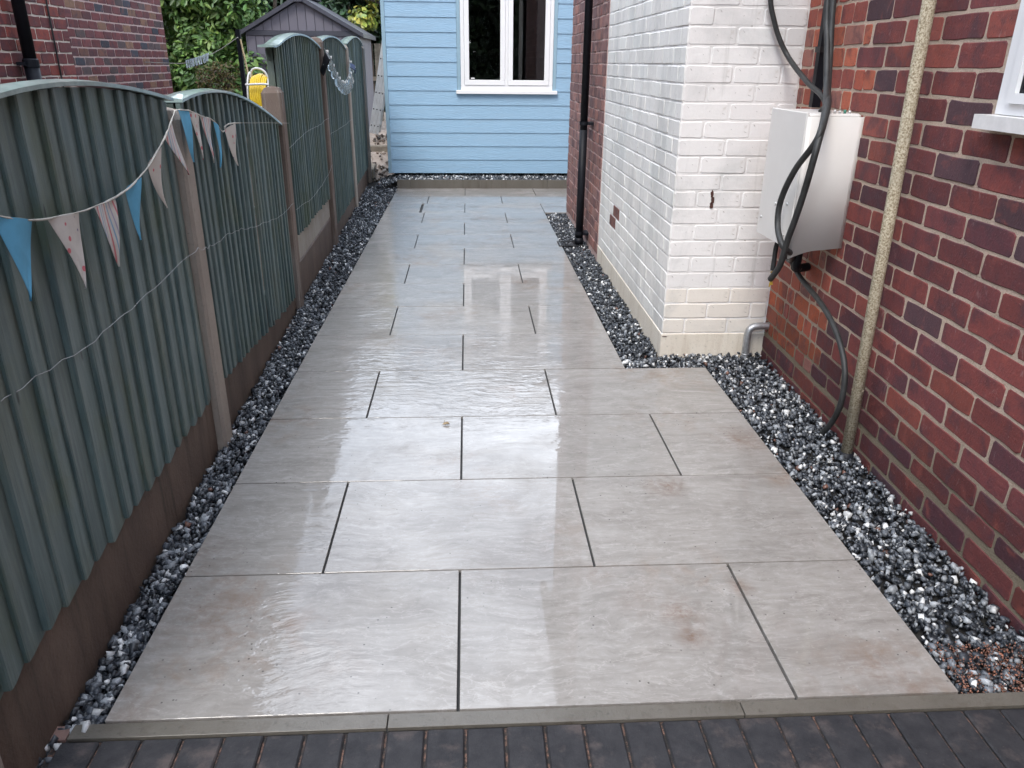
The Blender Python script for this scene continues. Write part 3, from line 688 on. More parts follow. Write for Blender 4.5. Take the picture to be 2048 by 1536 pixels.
# window in the near wall
win = tag(empty('window', wall_pt(0.4, 1.43)), 'white window frame in the brick wall at the upper right edge'); win.parent = house; win.location = wall_pt(0.4, 1.43) - Vector(house.location)
def wpart(name, y0, y1, z0, z1, o0, o1, mat, par=win):
    m = MB(); wbox(m, y0, y1, z0, z1, o1, o1 - o0); return m.build(name, mat, par, center=True)
wpart('sill', WINY0 - 0.03, 0.972, 1.382, 1.424, -0.02, 0.062, M['upvc_dirty'])
o = 0.012
wpart('frame', 0.888, 0.948, 1.426, 2.61, -0.05, o, M['upvc']); wpart('frame', WINY0 + 0.002, 0.888, 1.426, 1.458, -0.05, o, M['upvc']); wpart('frame', WINY0 + 0.002, 0.888, 2.55, 2.61, -0.05, o, M['upvc']); wpart('frame', WINY0 + 0.002, WINY0 + 0.07, 1.458, 2.55, -0.05, o, M['upvc'])
wpart('sash', 0.852, 0.886, 1.460, 2.548, -0.045, 0.026, M['upvc']); wpart('sash', WINY0 + 0.072, 0.852, 1.460, 1.490, -0.045, 0.026, M['upvc'])
wpart('gasket', 0.841, 0.8535, 1.490, 2.548, -0.04, 0.012, M['blackpvc']); wpart('gasket', WINY0 + 0.072, 0.841, 1.488, 1.500, -0.04, 0.012, M['blackpvc'])
wpart('pane', WINY0 + 0.072, 0.843, 1.498, 2.548, -0.03, -0.022, M['glass'])
wpart('curtain', WINY0 + 0.072, 0.78, 1.50, 2.548, -0.19, -0.17, m_plain('net curtain', (0.55, 0.56, 0.54), 0.8, 0.1, 3, 0.1))

# ------------------------------------------------------------------ pipes, meter box and cables on the house
tp = empty('waste_pipe', wall_pt(1.385, 0, 0.05)); tag(tp, 'tan speckled painted pipe running up the red brick wall', 'pipe')
m = MB(); m.tube([wall_pt(1.365, 0.0, 0.052), wall_pt(1.385, 1.0, 0.054), wall_pt(1.405, 1.9, 0.054), wall_pt(1.44, 5.2, 0.054)], 0.0235, 20); m.build('pipe', M['tanpipe'], tp, True)
m = MB(); m.tube([wall_pt(1.365, -0.06, 0.052), wall_pt(1.365, 0.012, 0.052)], 0.031, 20); m.build('socket', M['blackpvc'], tp, True)
m = MB(); m.tube([wall_pt(1.372, 0.30, 0.052), wall_pt(1.3723, 0.304, 0.052)], 0.0245, 20); m.build('joint_collar', M['tanpipe'], tp, True)

mb = empty('meter_box', (1.62, 2.05, 0.79)); tag(mb, 'pale grey electric meter box on the brick wall beside the white chimney', 'meter box')
bx0, bx1, by0, by1, bz0, bz1 = 1.49, 1.735, 1.865, 2.275, 0.795, 1.372
m = MB(); m.cbox((bx0 + 0.012, by0 + 0.01, bz0), (bx1, by1, bz1), 0.008); m.build('case', M['box'], mb, center=True)
m = MB(); m.cbox((bx0, by0 + 0.004, bz0 - 0.006), (bx0 + 0.0125, by1 + 0.004, bz1 + 0.005), 0.004); door = m.build('door', M['box'], mb, center=True)
for y, z in ((by0 + 0.075, 0.98), (by0 + 0.07, 0.84), (by1 - 0.04, 0.87), (by1 - 0.2, 0.96)):
    m = MB(); m.tube([(bx0 - 0.004, y, z), (bx0 + 0.002, y, z)], 0.007, 10); m.build('screw', M['alu'], door, True)
# flared side shield towards the camera
m = MB(); vs = []; n = 12
for i in range(n + 1):
    tt = i / n; x_ = bx0 + 0.004 + (bx1 - bx0) * tt; dz = 0.030 * max(0, 1 - tt * 2.2) ** 1.5
    yb = by0 - 0.006 - 0.005 * math.sin(tt * math.pi)
    vs += [(x_, yb, bz0 - 0.02 - dz + 0.02 * tt), (x_, yb + 0.006, bz0 - 0.02 - dz + 0.02 * tt), (x_, yb, bz1 - 0.012), (x_, yb + 0.006, bz1 - 0.012)]
fs = []
for i in range(n):
    a = i * 4; b = a + 4
    fs += [(a, b, b + 2, a + 2), (a + 1, a + 3, b + 3, b + 1), (a, a + 1, b + 1, b), (a + 2, b + 2, b + 3, a + 3)]
fs += [(0, 2, 3, 1), (n * 4, n * 4 + 1, n * 4 + 3, n * 4 + 2)]
m.add(vs, fs); m.build('side_shield', M['box'], mb, True)
for i in range(5):
    m = MB(); m.tube([(1.60 + i * 0.022, by0 + 0.03, bz1), (1.60 + i * 0.022, by0 + 0.03, bz1 + 0.012 + 0.004 * (i % 2))], 0.006, 8); m.build('terminal', M['alu'] if i != 3 else m_plain('green screw', (0.05, 0.22, 0.16), 0.4), mb, True)
cd = empty('conduit', wall_pt(2.36, 1.39, 0.02)); tag(cd, 'black cable conduit rising from the back of the meter box', 'conduit')
m = MB(); wbox(m, 2.335, 2.375, 1.375, 3.5, 0.045, 0.04); m.build('channel', M['blackpvc'], cd)
m = MB(); wbox(m, 2.325, 2.385, 1.62, 1.645, 0.050, 0.045); m.build('clip', M['darkmetal'], cd)
el = empty('conduit_elbow', (1.69, 2.1, 0.63)); tag(el, 'black pipe elbow turning into the wall below the meter box', 'pipe')
m = MB(); m.tube(spline([(1.640, 2.085, 0.80), (1.640, 2.085, 0.70), (1.645, 2.10, 0.655), (1.675, 2.14, 0.632), (1.735, 2.17, 0.632)], 6), 0.021, 14); m.build('bend', M['blackpvc'], el, True)
m = MB(); m.tube([(1.652, 2.115, 0.645), (1.664, 2.13, 0.637)], 0.025, 14); m.build('collar', M['darkmetal'], el, True)

def cable(name, label, pts, r, ends=False):
    e = empty(name, pts[-1]); tag(e, label, 'cable', 'loose cables at the meter box')
    m = MB(); m.tube(spline(pts, 8), r, 12); m.build('sheath', M['rubber'], e, True)
    if ends:
        p = Vector(pts[-1])
        for i in range(5):
            mm = MB(); q = p + Vector((R.uniform(-0.012, 0.012), R.uniform(-0.02, 0.02), R.uniform(-0.035, -0.01))); mm.tube([p, (p + q) / 2 + Vector((0.003, 0, 0)), q], 0.0028, 6)
            mm.build('core', m_plain('brass core', (0.55, 0.36, 0.05), 0.4, 0.2, 30, 0.1), e, True)
    return e
cable('cable', 'black cable sweeping down from the white chimney to the meter box top', [(1.50, 2.61, 2.35), (1.515, 2.60, 2.0), (1.533, 2.60, 1.857), (1.563, 2.60, 1.768), (1.606, 2.60, 1.678), (1.657, 2.563, 1.587), (1.650, 2.294, 1.488), (1.640, 2.10, 1.440), (1.632, 2.02, 1.40), (1.60, 1.985, 1.375)], 0.0125)
cable('cable', 'straight black cable dropping from above then curving over the box door', [(1.63, 2.26, 2.4), (1.626, 2.151, 1.828), (1.622, 2.075, 1.645), (1.60, 1.97, 1.483), (1.535, 1.80, 1.40), (1.460, 1.66, 1.29), (1.447, 1.808, 1.146), (1.447, 1.914, 1.002), (1.448, 1.914, 0.890), (1.446, 1.826, 0.817), (1.50, 1.86, 0.775), (1.58, 2.02, 0.72), (1.64, 2.16, 0.665), (1.684, 2.30, 0.640)], 0.0135)
cable('cable', 'black cable hanging in front of the meter box with a cut frayed end', [(1.645, 2.22, 2.4), (1.642, 2.13, 1.828), (1.635, 2.06, 1.60), (1.61, 1.97, 1.46), (1.53, 1.77, 1.40), (1.452, 1.640, 1.246), (1.453, 1.692, 1.079), (1.455, 1.751, 0.943), (1.457, 1.802, 0.845), (1.458, 1.847, 0.721), (1.460, 1.939, 0.631)], 0.0140, True)
cable('cable', 'short cut cable end hanging below the meter box', [(1.56, 2.12, 0.82), (1.546, 2.133, 0.75), (1.546, 2.138, 0.674), (1.546, 2.139, 0.623)], 0.0115, True)
cable('cable', 'black cable looping from the box down the bricks into the gravel', [(1.60, 2.05, 0.82), (1.60, 2.08, 0.74), (1.645, 2.24, 0.672), (1.690, 2.28, 0.640), (1.687, 2.126, 0.588), (1.680, 1.855, 0.539), (1.675, 1.672, 0.478), (1.672, 1.547, 0.393), (1.670, 1.488, 0.299), (1.670, 1.486, 0.180), (1.668, 1.529, 0.075), (1.664, 1.587, -0.006), (1.655, 1.64, -0.05)], 0.0130)

fp = empty('vent_pipe', (1.655, 2.60, -0.02)); tag(fp, 'short silver bent pipe at the foot of the white chimney', 'pipe')
m = MB(); m.tube(spline([(1.640, 2.60, -0.06), (1.640, 2.60, 0.06), (1.641, 2.60, 0.125), (1.652, 2.60, 0.160), (1.685, 2.60, 0.176), (1.77, 2.60, 0.178)], 6), 0.0205, 16); m.build('bend', M['galv'], fp, True)
m = MB(); m.tube([(1.640, 2.60, 0.005), (1.640, 2.60, 0.012)], 0.0222, 16); m.build('ring', M['galv'], fp, True)

dp = empty('downpipe', (1.06, 5.60, 0)); tag(dp, 'black downpipe on the far brown-red end of the house', 'downpipe')
m = MB(); m.tube([(1.07, 5.60, 0.02), (1.07, 5.60, 1.02)], 0.035, 20); m.tube([(1.07, 5.60, 1.02), (1.07, 5.60, 5.28)], 0.033, 20); m.build('pipe', M['blackpvc'], dp, True)
m = MB(); m.tube([(1.07, 5.60, 0.0), (1.07, 5.60, 0.06)], 0.041, 20); m.build('shoe', M['blackpvc'], dp, True)
for z in (0.09, 1.06, 3.0):
    m = MB(); m.tube([(1.07, 5.60, z), (1.07, 5.60, z + 0.03)], 0.039, 20); m.box((1.10, 5.53, z + 0.004), (1.152, 5.67, z + 0.026)); m.build('bracket', M['blackpvc'], dp)
gr = empty('drain_grate', (0.99, 5.6, 0.0)); tag(gr, 'small black drain grate in the gravel under the downpipe', 'drain')
for a, b in (((0.875, 5.50, -0.03), (1.095, 5.513, 0.006)), ((0.875, 5.687, -0.03), (1.095, 5.70, 0.006)), ((0.875, 5.513, -0.03), (0.888, 5.687, 0.006)), ((1.082, 5.513, -0.03), (1.095, 5.687, 0.006))):
    box('rim', a, b, M['darkmetal'], gr)
for i in range(9): box('bar', (0.903 + i * 0.0205, 5.513, -0.02), (0.913 + i * 0.0205, 5.687, 0.003), M['darkmetal'], gr)

# ------------------------------------------------------------------ fence
def fpt(A, B, s, off, z):
    A = Vector((*A, 0)); B = Vector((*B, 0)); t = (B - A).normalized(); n = Vector((t.y, -t.x, 0))
    p = A + t * s + n * off; return Vector((p.x, p.y, z))
fence = tag(empty('garden_fence', (-1.15, 4.5, 0)), 'green arched panel fence with concrete posts along the left side', 'fence')
posts = [(-0.315, 1.40), (1.605, 1.385), (3.675, 1.405), (5.705, 1.74), (7.705, 1.725), (9.95, 1.75)]
def post(y, top, mat, label):
    x = float(fx(y)); e = fence
    w, d0, d1 = 0.052, -0.085, 0.036
    c = 0.011
    def ring(z, sh=0.0):
        q = [(d1 - sh, -w + c + sh), (d1 - sh, w - c - sh), (d1 - c - sh, w - sh), (d0 + c + sh, w - sh), (d0 + sh, w - c - sh), (d0 + sh, -w + c + sh), (d0 + c + sh, -w + sh), (d1 - c - sh, -w + sh)]
        return [(x + a + R.uniform(-0.001, 0.001), y + b + R.uniform(-0.001, 0.001), z + R.uniform(-0.002, 0.002)) for a, b in q]
    m = MB(); vs = ring(-0.3); fs = []
    zs = [0.1, 0.5, 0.9, top - 0.2, top - 0.03]; 
    for z in zs: vs += ring(z)
    vs += ring(top, 0.018); nr = len(zs) + 2
    vs.append((x + (d0 + d1) / 2, y, top + 0.012))
    for k in range(nr - 1):
        for i in range(8):
            j = (i + 1) % 8; fs.append((k * 8 + i, k * 8 + j, k * 8 + 8 + j, k * 8 + 8 + i))
    for i in range(8): fs.append(((nr - 1) * 8 + i, (nr - 1) * 8 + (i + 1) % 8, nr * 8))
    m.add(vs, fs); o = m.build('post', mat, e, center=True); o['label'] = label
    return o
plabels = ['concrete fence post at the lower left corner of the photo', 'pale concrete post with bunting tied to its top, between the two near panels', 'stained brown post with a mossy top, next to the yellow hose reel', 'post on which the string lights begin, with a black solar panel', 'post on which the string lights end, with a small blue solar panel', 'farthest fence post, beside the ladder']
for i, (y, top) in enumerate(posts): post(y, top, M['post_old'] if i in (2, 3) else M['post'], plabels[i])

def gboard(y0, y1, z0, z1, mat, label, off=-0.004):
    A = (float(fx(y0)), y0); B = (float(fx(y1)), y1); Ln = math.hypot(A[0] - B[0], A[1] - B[1])
    m = MB(); vs = [fpt(A, B, s, o_, z) for s in (0, Ln) for o_, z in ((off, z0), (off, z1 - 0.008), (off - 0.008, z1), (off - 0.045, z1), (off - 0.05, z0))]
    m.add(vs, [(4, 3, 2, 1, 0), (5, 6, 7, 8, 9)] + [(i, (i + 1) % 5, (i + 1) % 5 + 5, i + 5) for i in range(5)])
    o = m.build('gravel_board', mat, fence, center=True); o['label'] = label; return o
gboard(-0.262, 1.55, -0.15, 0.285, M['gboard'], 'damp brown concrete board under the nearest fence panel')
gboard(1.66, 3.62, -0.15, 0.26, M['gboard'], 'damp brown concrete board under the panel behind the end of the bunting')
gboard(3.73, 5.65, -0.15, 0.245, M['gboard'], 'lower brown concrete board under the gappy third panel')
gboard(3.73, 5.65, 0.247, 0.46, M['gboard_pale'], 'upper pale concrete board under the gappy third panel', -0.010)
gboard(5.76, 7.65, -0.15, 0.15, M['gboard'], 'low concrete board under the panel with string lights')
gboard(7.76, 9.90, -0.15, 0.215, M['gboard'], 'concrete board under the farthest fence panel')

def panel(y0, y1, top, bot, n, label, gaps=(), ext=0.0):
    A = (float(fx(y0)), y0); B = (float(fx(y1)), y1); Ln = math.hypot(A[0] - B[0], A[1] - B[1])
    e = empty('panel'); e.parent = fence; e.location = Vector((A[0], (y0 + y1) / 2, bot[0])) - Vector(fence.location); e['label'] = label
    ty = np.array([p[0] for p in top]); tz = np.array([p[1] for p in top]); pf = np.polyfit(ty, tz, 3)
    def zt(s): return float(np.polyval(pf, y0 + (y1 - y0) * s / Ln)) - 0.012
    def zb(s): return bot[0] + (bot[1] - bot[0]) * s / Ln
    pitch = Ln / n; base = -0.018
    cuts = [0.0] + [pitch * (i + R.uniform(-0.13, 0.13)) for i in range(1, n)] + [Ln]
    for i in range(n):
        a = cuts[i]; b = cuts[i + 1] + 0.012; dk = R.uniform(0.75, 1.15)
        if i in gaps: a += pitch * R.uniform(0.2, 0.35)
        if i == n - 1: b = Ln
        j = lambda s=0.0015: R.uniform(-s, s)
        tw = j(0.002); dz = R.uniform(-0.010, 0.006)
        prof = [(a + j(), base + 0.017), (a + j(), base + 0.018 + 0.014 * dk + tw), (a + 0.005, base + 0.018 + 0.017 * dk + tw), (a + 0.03, base + 0.018 + 0.014 * dk + tw), (b + j(), base + 0.018 + tw), (b + j(), base + 0.011)]
        vs = []
        mid = 0.5
        for q, zf in ((0, lambda s: zb(s) + dz), (1, lambda s: zb(s) * 0.5 + zt(s) * 0.5), (2, lambda s: zt(s) - 0.012)):
            lean = j(0.002) if q == 1 else 0
            for s, o_ in prof: vs.append(fpt(A, B, s + lean, o_ + j(0.0006), zf(s)))
        k = len(prof); fs = [tuple(reversed(range(k)))[::-1], tuple(reversed(range(2 * k, 3 * k)))]
        for q in range(2):
            for w in range(k): fs.append((q * k + w, q * k + k + w, q * k + k + (w + 1) % k, q * k + (w + 1) % k))
        m = MB(); m.add(vs, fs); m.build('board', M['timber'], e, center=True)
    def sweep(name, o0, o1, d0, d1, mat, ridge=0.0, s0=0.0, s1=None, segs=18):
        s1 = Ln if s1 is None else s1; m = MB(); vs = []; fs = []
        for i in range(segs + 1):
            s = s0 + (s1 - s0) * i / segs; z = zt(min(max(s, 0), Ln))
            vs += [fpt(A, B, s, o1, z + d0), fpt(A, B, s, o1, z + d1), fpt(A, B, s, (o0 + o1) / 2, z + d1 + ridge), fpt(A, B, s, o0, z + d1), fpt(A, B, s, o0, z + d0)]
        for i in range(segs):
            for w in range(5): fs.append((i * 5 + w, (i + 1) * 5 + w, (i + 1) * 5 + (w + 1) % 5, i * 5 + (w + 1) % 5))
        fs += [(0, 1, 2, 3, 4), tuple(segs * 5 + q for q in (4, 3, 2, 1, 0))]
        m.add(vs, fs); m.build(name, mat, e, center=True)
    sweep('capping', base - 0.045, base + 0.046, -0.008, 0.003, M['capping'], 0.006, -ext, Ln)
    sweep('top_rail', base - 0.030, base + 0.009, -0.085, -0.013, M['timber'], 0.0, 0.0, Ln)
    for s in (0.0, Ln - 0.045):                                  # end battens
        m = MB(); vs = [fpt(A, B, s + ds, o_, z) for z in (zb(s), zt(s) - 0.014) for ds, o_ in ((0.0, base - 0.033), (0.045, base - 0.033), (0.045, base + 0.009), (0.0, base + 0.009))]
        m.add(vs, [(0, 1, 2, 3), (7, 6, 5, 4), (0, 4, 5, 1), (1, 5, 6, 2), (2, 6, 7, 3), (3, 7, 4, 0)]); m.build('batten', M['timber'], e, center=True)
    for f in (0.12, 0.55):                                       # back rails
        m = MB(); vs = []
        for s in (0.045, Ln - 0.045):
            z = zb(s) + (zt(s) - zb(s)) * f; vs += [fpt(A, B, s, base - 0.03, z), fpt(A, B, s, base + 0.0, z), fpt(A, B, s, base + 0.0, z + 0.04), fpt(A, B, s, base - 0.03, z + 0.04)]
        m.add(vs, [(0, 1, 2, 3), (7, 6, 5, 4), (0, 4, 5, 1), (1, 5, 6, 2), (2, 6, 7, 3), (3, 7, 4, 0)]); m.build('back_rail', M['timber'], e, center=True)
panel(-0.262, 1.552, [(-.27, 1.36), (-.12, 1.408), (.2, 1.48), (.46, 1.508), (.72, 1.510), (1.04, 1.500), (1.47, 1.455), (1.6, 1.43)], (0.268, 0.232), 18, 'nearest arched green panel, behind the blue, spotted and striped flags')
panel(1.658, 3.622, [(1.7, 1.435), (1.8, 1.443), (2.05, 1.449), (2.35, 1.440), (2.9, 1.363), (3.5, 1.235), (3.6, 1.21)], (0.24, 0.075), 22, 'arched green panel sloping down away from the bunting post', gaps=(12, 16))
panel(3.728, 5.652, [(3.65, 1.64), (4.1, 1.711), (4.45, 1.745), (4.78, 1.754), (5.26, 1.722), (5.62, 1.68)], (0.435, 0.43), 22, 'gappy raised green panel between the hose reel and the string lights', gaps=(9, 12, 13, 16, 20), ext=0.16)
panel(5.758, 7.652, [(5.75, 1.735), (6.1, 1.765), (6.7, 1.795), (7.3, 1.742), (7.65, 1.70)], (0.13, 0.13), 22, 'arched green panel with the clear string lights hanging in front', gaps=(2, 17))
panel(7.758, 9.898, [(7.75, 1.755), (8.2, 1.80), (8.95, 1.86), (9.6, 1.81), (9.9, 1.77)], (0.19, 0.19), 24, 'farthest arched green panel, in front of the grey shed')

# galvanised wires along the fence
def wire(label, pts, r=0.0010, group=None):
    out = []
    for i, p in enumerate(spline(pts, 6)): out.append(p + Vector((0, R.uniform(-0.006, 0.006), R.uniform(-0.007, 0.007))))
    m = MB(); m.tube(out, r, 6); o = m.build('fence_wire', M['wire'], None, True, True); tag(o, label, 'wire'); return o
wire('thin wire strung along the two near fence panels', [(-1.000, -0.11, 0.86), (-1.005, 0.25, 0.848), (-1.012, 0.63, 0.83), (-1.018, 0.98, 0.848), (-1.022, 1.46, 0.876), (-1.022, 1.605, 0.858), (-1.05, 1.82, 0.830), (-1.06, 2.18, 0.815), (-1.078, 2.58, 0.759), (-1.101, 3.25, 0.690), (-1.105, 3.66, 0.70)])
wire('upper thin wire across the gappy third panel', [(-1.105, 3.70, 1.045), (-1.140, 4.46, 1.077), (-1.170, 5.2, 1.080), (-1.170, 5.70, 1.10)])
wire('lower thin wire across the gappy third panel', [(-1.105, 3.72, 0.64), (-1.150, 4.67, 0.600), (-1.175, 5.4, 0.640), (-1.175, 5.70, 0.70)])
wire('thin wire across the panel with string lights', [(-1.172, 5.70, 0.97), (-1.225, 6.5, 0.945), (-1.245, 7.70, 0.96)])

# ------------------------------------------------------------------ bunting
bun = empty('bunting', (-1.0, 1.6, 1.39)); tag(bun, 'string of blue, striped and spotted cloth flags draped along the fence', 'bunting')
sp = [(-0.985, -0.12, 1.36), (-0.975, 0.215, 1.24), (-0.972, 0.40, 1.203), (-0.972, 0.63, 1.189), (-0.974, 0.86, 1.200), (-0.978, 1.07, 1.246), (-0.985, 1.27, 1.318), (-1.000, 1.41, 1.372), (-1.006, 1.48, 1.392), (-1.018, 1.645, 1.381), (-1.030, 1.815, 1.352), (-1.040, 1.99, 1.325), (-1.046, 2.12, 1.270), (-1.046, 2.16, 1.268), (-1.050, 2.34, 1.288), (-1.075, 3.62, 1.20)]
m = MB(); ss = spline(sp, 6); m.tube([p + Vector((0, 0, R.uniform(-0.0015, 0.0015))) for p in ss], [0.0026 + R.uniform(-0.0009, 0.0012) if p.y < 2.35 else 0.0008 for p in ss], 6); m.build('tape', M['string'], bun, True)
def on_tape(y):
    yy = [p.y for p in ss]; return Vector((float(np.interp(y, yy, [p.x for p in ss])), y, float(np.interp(y, yy, [p.z for p in ss]))))
flags = [(0.19, 0.332, 0.225, 1.046, 'b'), (0.400, 0.560, 0.480, 1.005, 'd'), (0.631, 0.783, 0.734, 1.001, 's'), (0.856, 0.982, 0.913, 1.041, 'b'), (1.068, 1.201, 1.215, 1.087, 'd'), (1.272, 1.406, 1.430, 1.171, 's'),
         (1.479, 1.640, 1.600, 1.196, 'b'), (1.654, 1.808, 1.745, 1.190, 'd'), (1.818, 1.981, 1.905, 1.158, 's'), (2.003, 2.119, 2.010, 1.126, 'b'), (2.160, 2.339, 2.350, 1.093, 'd')]
FM = {'b': M['cl_blue'], 's': M['cl_stripe'], 'd': M['cl_dots']}
FL = {'b': 'plain blue flag', 's': 'flag with red, blue and purple stripes', 'd': 'off-white flag with small spots'}
for y0, y1, ty_, tz_, kd in flags:
    nu, nv = 6, 9; vs = []
    a = on_tape(y0); b = on_tape(y1); tip = Vector(((a.x + b.x) / 2 - 0.004 + R.uniform(-0.012, 0.014), ty_, tz_)); ph = R.uniform(0, 6)
    for iv in range(nv + 1):
        v_ = iv / nv
        for iu in range(nu + 1):
            u_ = iu / nu
            p = a.lerp(b, u_).lerp(tip, v_)
            sag = -0.010 * math.sin(v_ * math.pi) * (1 if ty_ > (y0 + y1) / 2 else -1) * 0.9
            p = p + Vector((0.006 * math.sin(u_ * 5 + ph + v_ * 3) * (1 - v_ * 0.6) + 0.006 * v_ * math.sin(v_ * 3 + ph), sag * 0.7, 0))
            vs.append(p)
    k = (nu + 1) * (nv + 1)
    vs += [p + Vector((-0.0012, 0, 0)) for p in vs]
    fs = []
    for iv in range(nv):
        for iu in range(nu):
            q = iv * (nu + 1) + iu; f = (q, q + 1, q + nu + 2, q + nu + 1); fs += [f, tuple(i + k for i in reversed(f))]
    m = MB(); m.add(vs, fs); o = m.build('flag', FM[kd], bun, True, True); o['label'] = FL[kd]

# ------------------------------------------------------------------ string lights
sl = empty('string_lights', (-1.2, 6.7, 1.3)); tag(sl, 'clear bulb string lights hung in a loop between two far posts', 'string lights')
cp = [(-1.170, 5.72, 1.66), (-1.180, 6.0, 1.60), (-1.19, 6.25, 1.50), (-1.195, 6.5, 1.43), (-1.20, 6.75, 1.385), (-1.205, 7.0, 1.37), (-1.215, 7.3, 1.40), (-1.23, 7.6, 1.47), (-1.24, 7.70, 1.60)]
sps = spline(cp, 6); m = MB(); m.tube(sps, 0.003, 6); m.build('cord', M['wire'], sl, True)
for i in range(11):
    p = sps[int(2 + i * (len(sps) - 5) / 10)]
    h = 0.125; prof = [(0.0, 0.006), (0.015, 0.011), (0.03, 0.012), (0.06, 0.024), (0.095, 0.030), (0.115, 0.022), (0.125, 0.004)]
    m = MB(); q = Vector((R.uniform(-0.008, 0.012), R.uniform(-0.02, 0.02), 0))
    m.tube([p + Vector((0.012, 0, -a)) + q * (a / h) for a, r_ in prof], [r_ for a, r_ in prof], 12); bb = m.build('bulb', M['bulb'], sl, True)
    m = MB(); m.tube([p + Vector((0.012, 0, 0.004)), p + Vector((0.012, 0, -0.02))], 0.0125, 10); m.build('cap', M['whitetube'], bb, True)
m = MB(); m.tube([(-1.175, 7.62, 1.44), (-1.165, 7.60, 1.50)], 0.006, 8); m.add([(-1.215, 7.55, 1.505), (-1.165, 7.56, 1.475), (-1.17, 7.60, 1.525), (-1.215, 7.59, 1.55), (-1.215, 7.56, 1.497), (-1.165, 7.57, 1.467), (-1.17, 7.61, 1.517), (-1.215, 7.60, 1.542)], [(0, 1, 2, 3), (7, 6, 5, 4), (0, 4, 5, 1), (1, 5, 6, 2), (2, 6, 7, 3), (3, 7, 4, 0)]); m.build('solar_panel', M['solar'], sl)
bp = empty('solar_panel', (-1.19, 5.62, 1.52)); tag(bp, 'black square solar panel tilted on the post where the string lights begin', 'solar panel')
m = MB(); m.box((-0.006, -0.075, -0.075), (0.006, 0.075, 0.075)); o = m.build('cell', M['blackpvc'], bp); o.rotation_euler = (0.4, 0.35, 0.5); o.location = (0.03, 0.0, 0.02)
m = MB(); m.tube([(-1.19, 5.66, 1.50), (-1.165, 5.62, 1.535)], 0.006, 8); m.build('arm', M['alu'], bp, True)

# ------------------------------------------------------------------ garden room (blue)
BY = 9.50; BX0, BX1 = -1.045, 3.3; BZ0, BZ1 = 0.145, 2.92; PP = 0.1775
gr_ = empty('garden_room', (0.8, BY + 1.6, 0)); tag(gr_, 'light blue timber clad garden room at the end of the path', 'garden room')
WX0, WX1, WZ0, WZ1 = -0.04, 1.185, 1.285, 2.50
core = MB(); 
for a, b in (((BX0 + 0.02, BY + 0.012, BZ0 + 0.01), (WX0, BY + 0.12, BZ1)), ((WX1, BY + 0.012, BZ0 + 0.01), (BX1, BY + 0.12, BZ1)), ((WX0, BY + 0.012, BZ0 + 0.01), (WX1, BY + 0.12, WZ0)), ((WX0, BY + 0.012, WZ1), (WX1, BY + 0.12, BZ1)),
             ((BX0 + 0.02, BY + 0.12, BZ0 + 0.01), (BX0 + 0.12, BY + 3.3, BZ1)), ((BX1 - 0.1, BY + 0.12, BZ0 + 0.01), (BX1, BY + 3.3, BZ1)), ((BX0 + 0.12, BY + 3.2, BZ0 + 0.01), (BX1 - 0.1, BY + 3.3, BZ1)), ((BX0 + 0.12, BY + 0.12, BZ0 + 0.01), (BX1 - 0.1, BY + 3.2, BZ0 + 0.05))): core.box(a, b)
core.build('wall', M['dark_in'], gr_)
box('roof', (BX0 - 0.08, BY - 0.10, BZ1), (BX1 + 0.1, BY + 3.4, BZ1 + 0.14), M['shed_dark'], gr_)
for i in range(4): box('bearer', (BX0 + 0.06 + i * 1.35, BY + 0.16, -0.02), (BX0 + 0.2 + i * 1.35, BY + 3.2, BZ0 + 0.01), M['dark_in'], gr_)
def plank(x0, x1, z0, z1, fy=BY, side=False):
    m = MB()
    if not side: vs = [(x, y, z) for x in (x0, x1) for y, z in ((fy + 0.010, z0 + 0.0), (fy - 0.010, z0 + 0.0), (fy - 0.0105, z0 + 0.003), (fy - 0.001, z1 + 0.012), (fy + 0.010, z1 + 0.012))]
    else: vs = [(x, y, z) for y in (x1, x0) for x, z in ((BX0 + 0.018, z0), (BX0 - 0.002, z0), (BX0 - 0.0025, z0 + 0.003), (BX0 + 0.007, z1 + 0.012), (BX0 + 0.018, z1 + 0.012))]
    m.add(vs, [(4, 3, 2, 1, 0), (5, 6, 7, 8, 9)] + [(i, (i + 1) % 5, (i + 1) % 5 + 5, i + 5) for i in range(5)])
    m.build('plank', M['plank'], gr_, center=True)
for k in range(16):
    z0 = BZ0 + PP * k; z1 = min(z0 + PP, BZ1 - 0.013)
    if z0 > BZ1 - 0.05: break
    if z1 > WZ0 and z0 < WZ1:
        if z0 < WZ0 - 0.02:
            plank(BX0 + 0.042, WX0 - 0.048, z0, z1); plank(WX1 + 0.048, BX1, z0, z1); plank(WX0 - 0.0465, WX1 + 0.0465, z0, 1.175 - 0.013)
        else: plank(BX0 + 0.042, WX0 - 0.048, z0, z1); plank(WX1 + 0.048, BX1, z0, z1)
    else: plank(BX0 + 0.042, BX1, z0, z1)
    plank(BY + 0.02, BY + 3.28, z0, z1, side=True)
box('corner_trim', (BX0 - 0.006, BY - 0.016, BZ0 - 0.004), (BX0 + 0.040, BY + 0.018, BZ1), M['trim'], gr_, ch=0.002)
for x0, x1 in ((WX0 - 0.046, WX0 - 0.001), (WX1 + 0.001, WX1 + 0.046)): box('window_trim', (x0, BY - 0.015, 1.222), (x1, BY + 0.018, WZ1 + 0.03), M['trim'], gr_, ch=0.002)
wn = empty('window', ((WX0 + WX1) / 2, BY, WZ0)); wn.parent = gr_; wn.location = Vector(((WX0 + WX1) / 2, BY, WZ0)) - Vector(gr_.location)
def fr(name, x0, x1, z0, z1, y0, y1, mat=None, par=None): return box(name, (x0, y0, z0), (x1, y1, z1), mat or M['upvc'], par or wn, ch=0.004)
box('sill', (WX0 - 0.062, BY - 0.055, 1.178), (WX1 + 0.062, BY + 0.02, 1.221), M['upvc'], wn, ch=0.006)
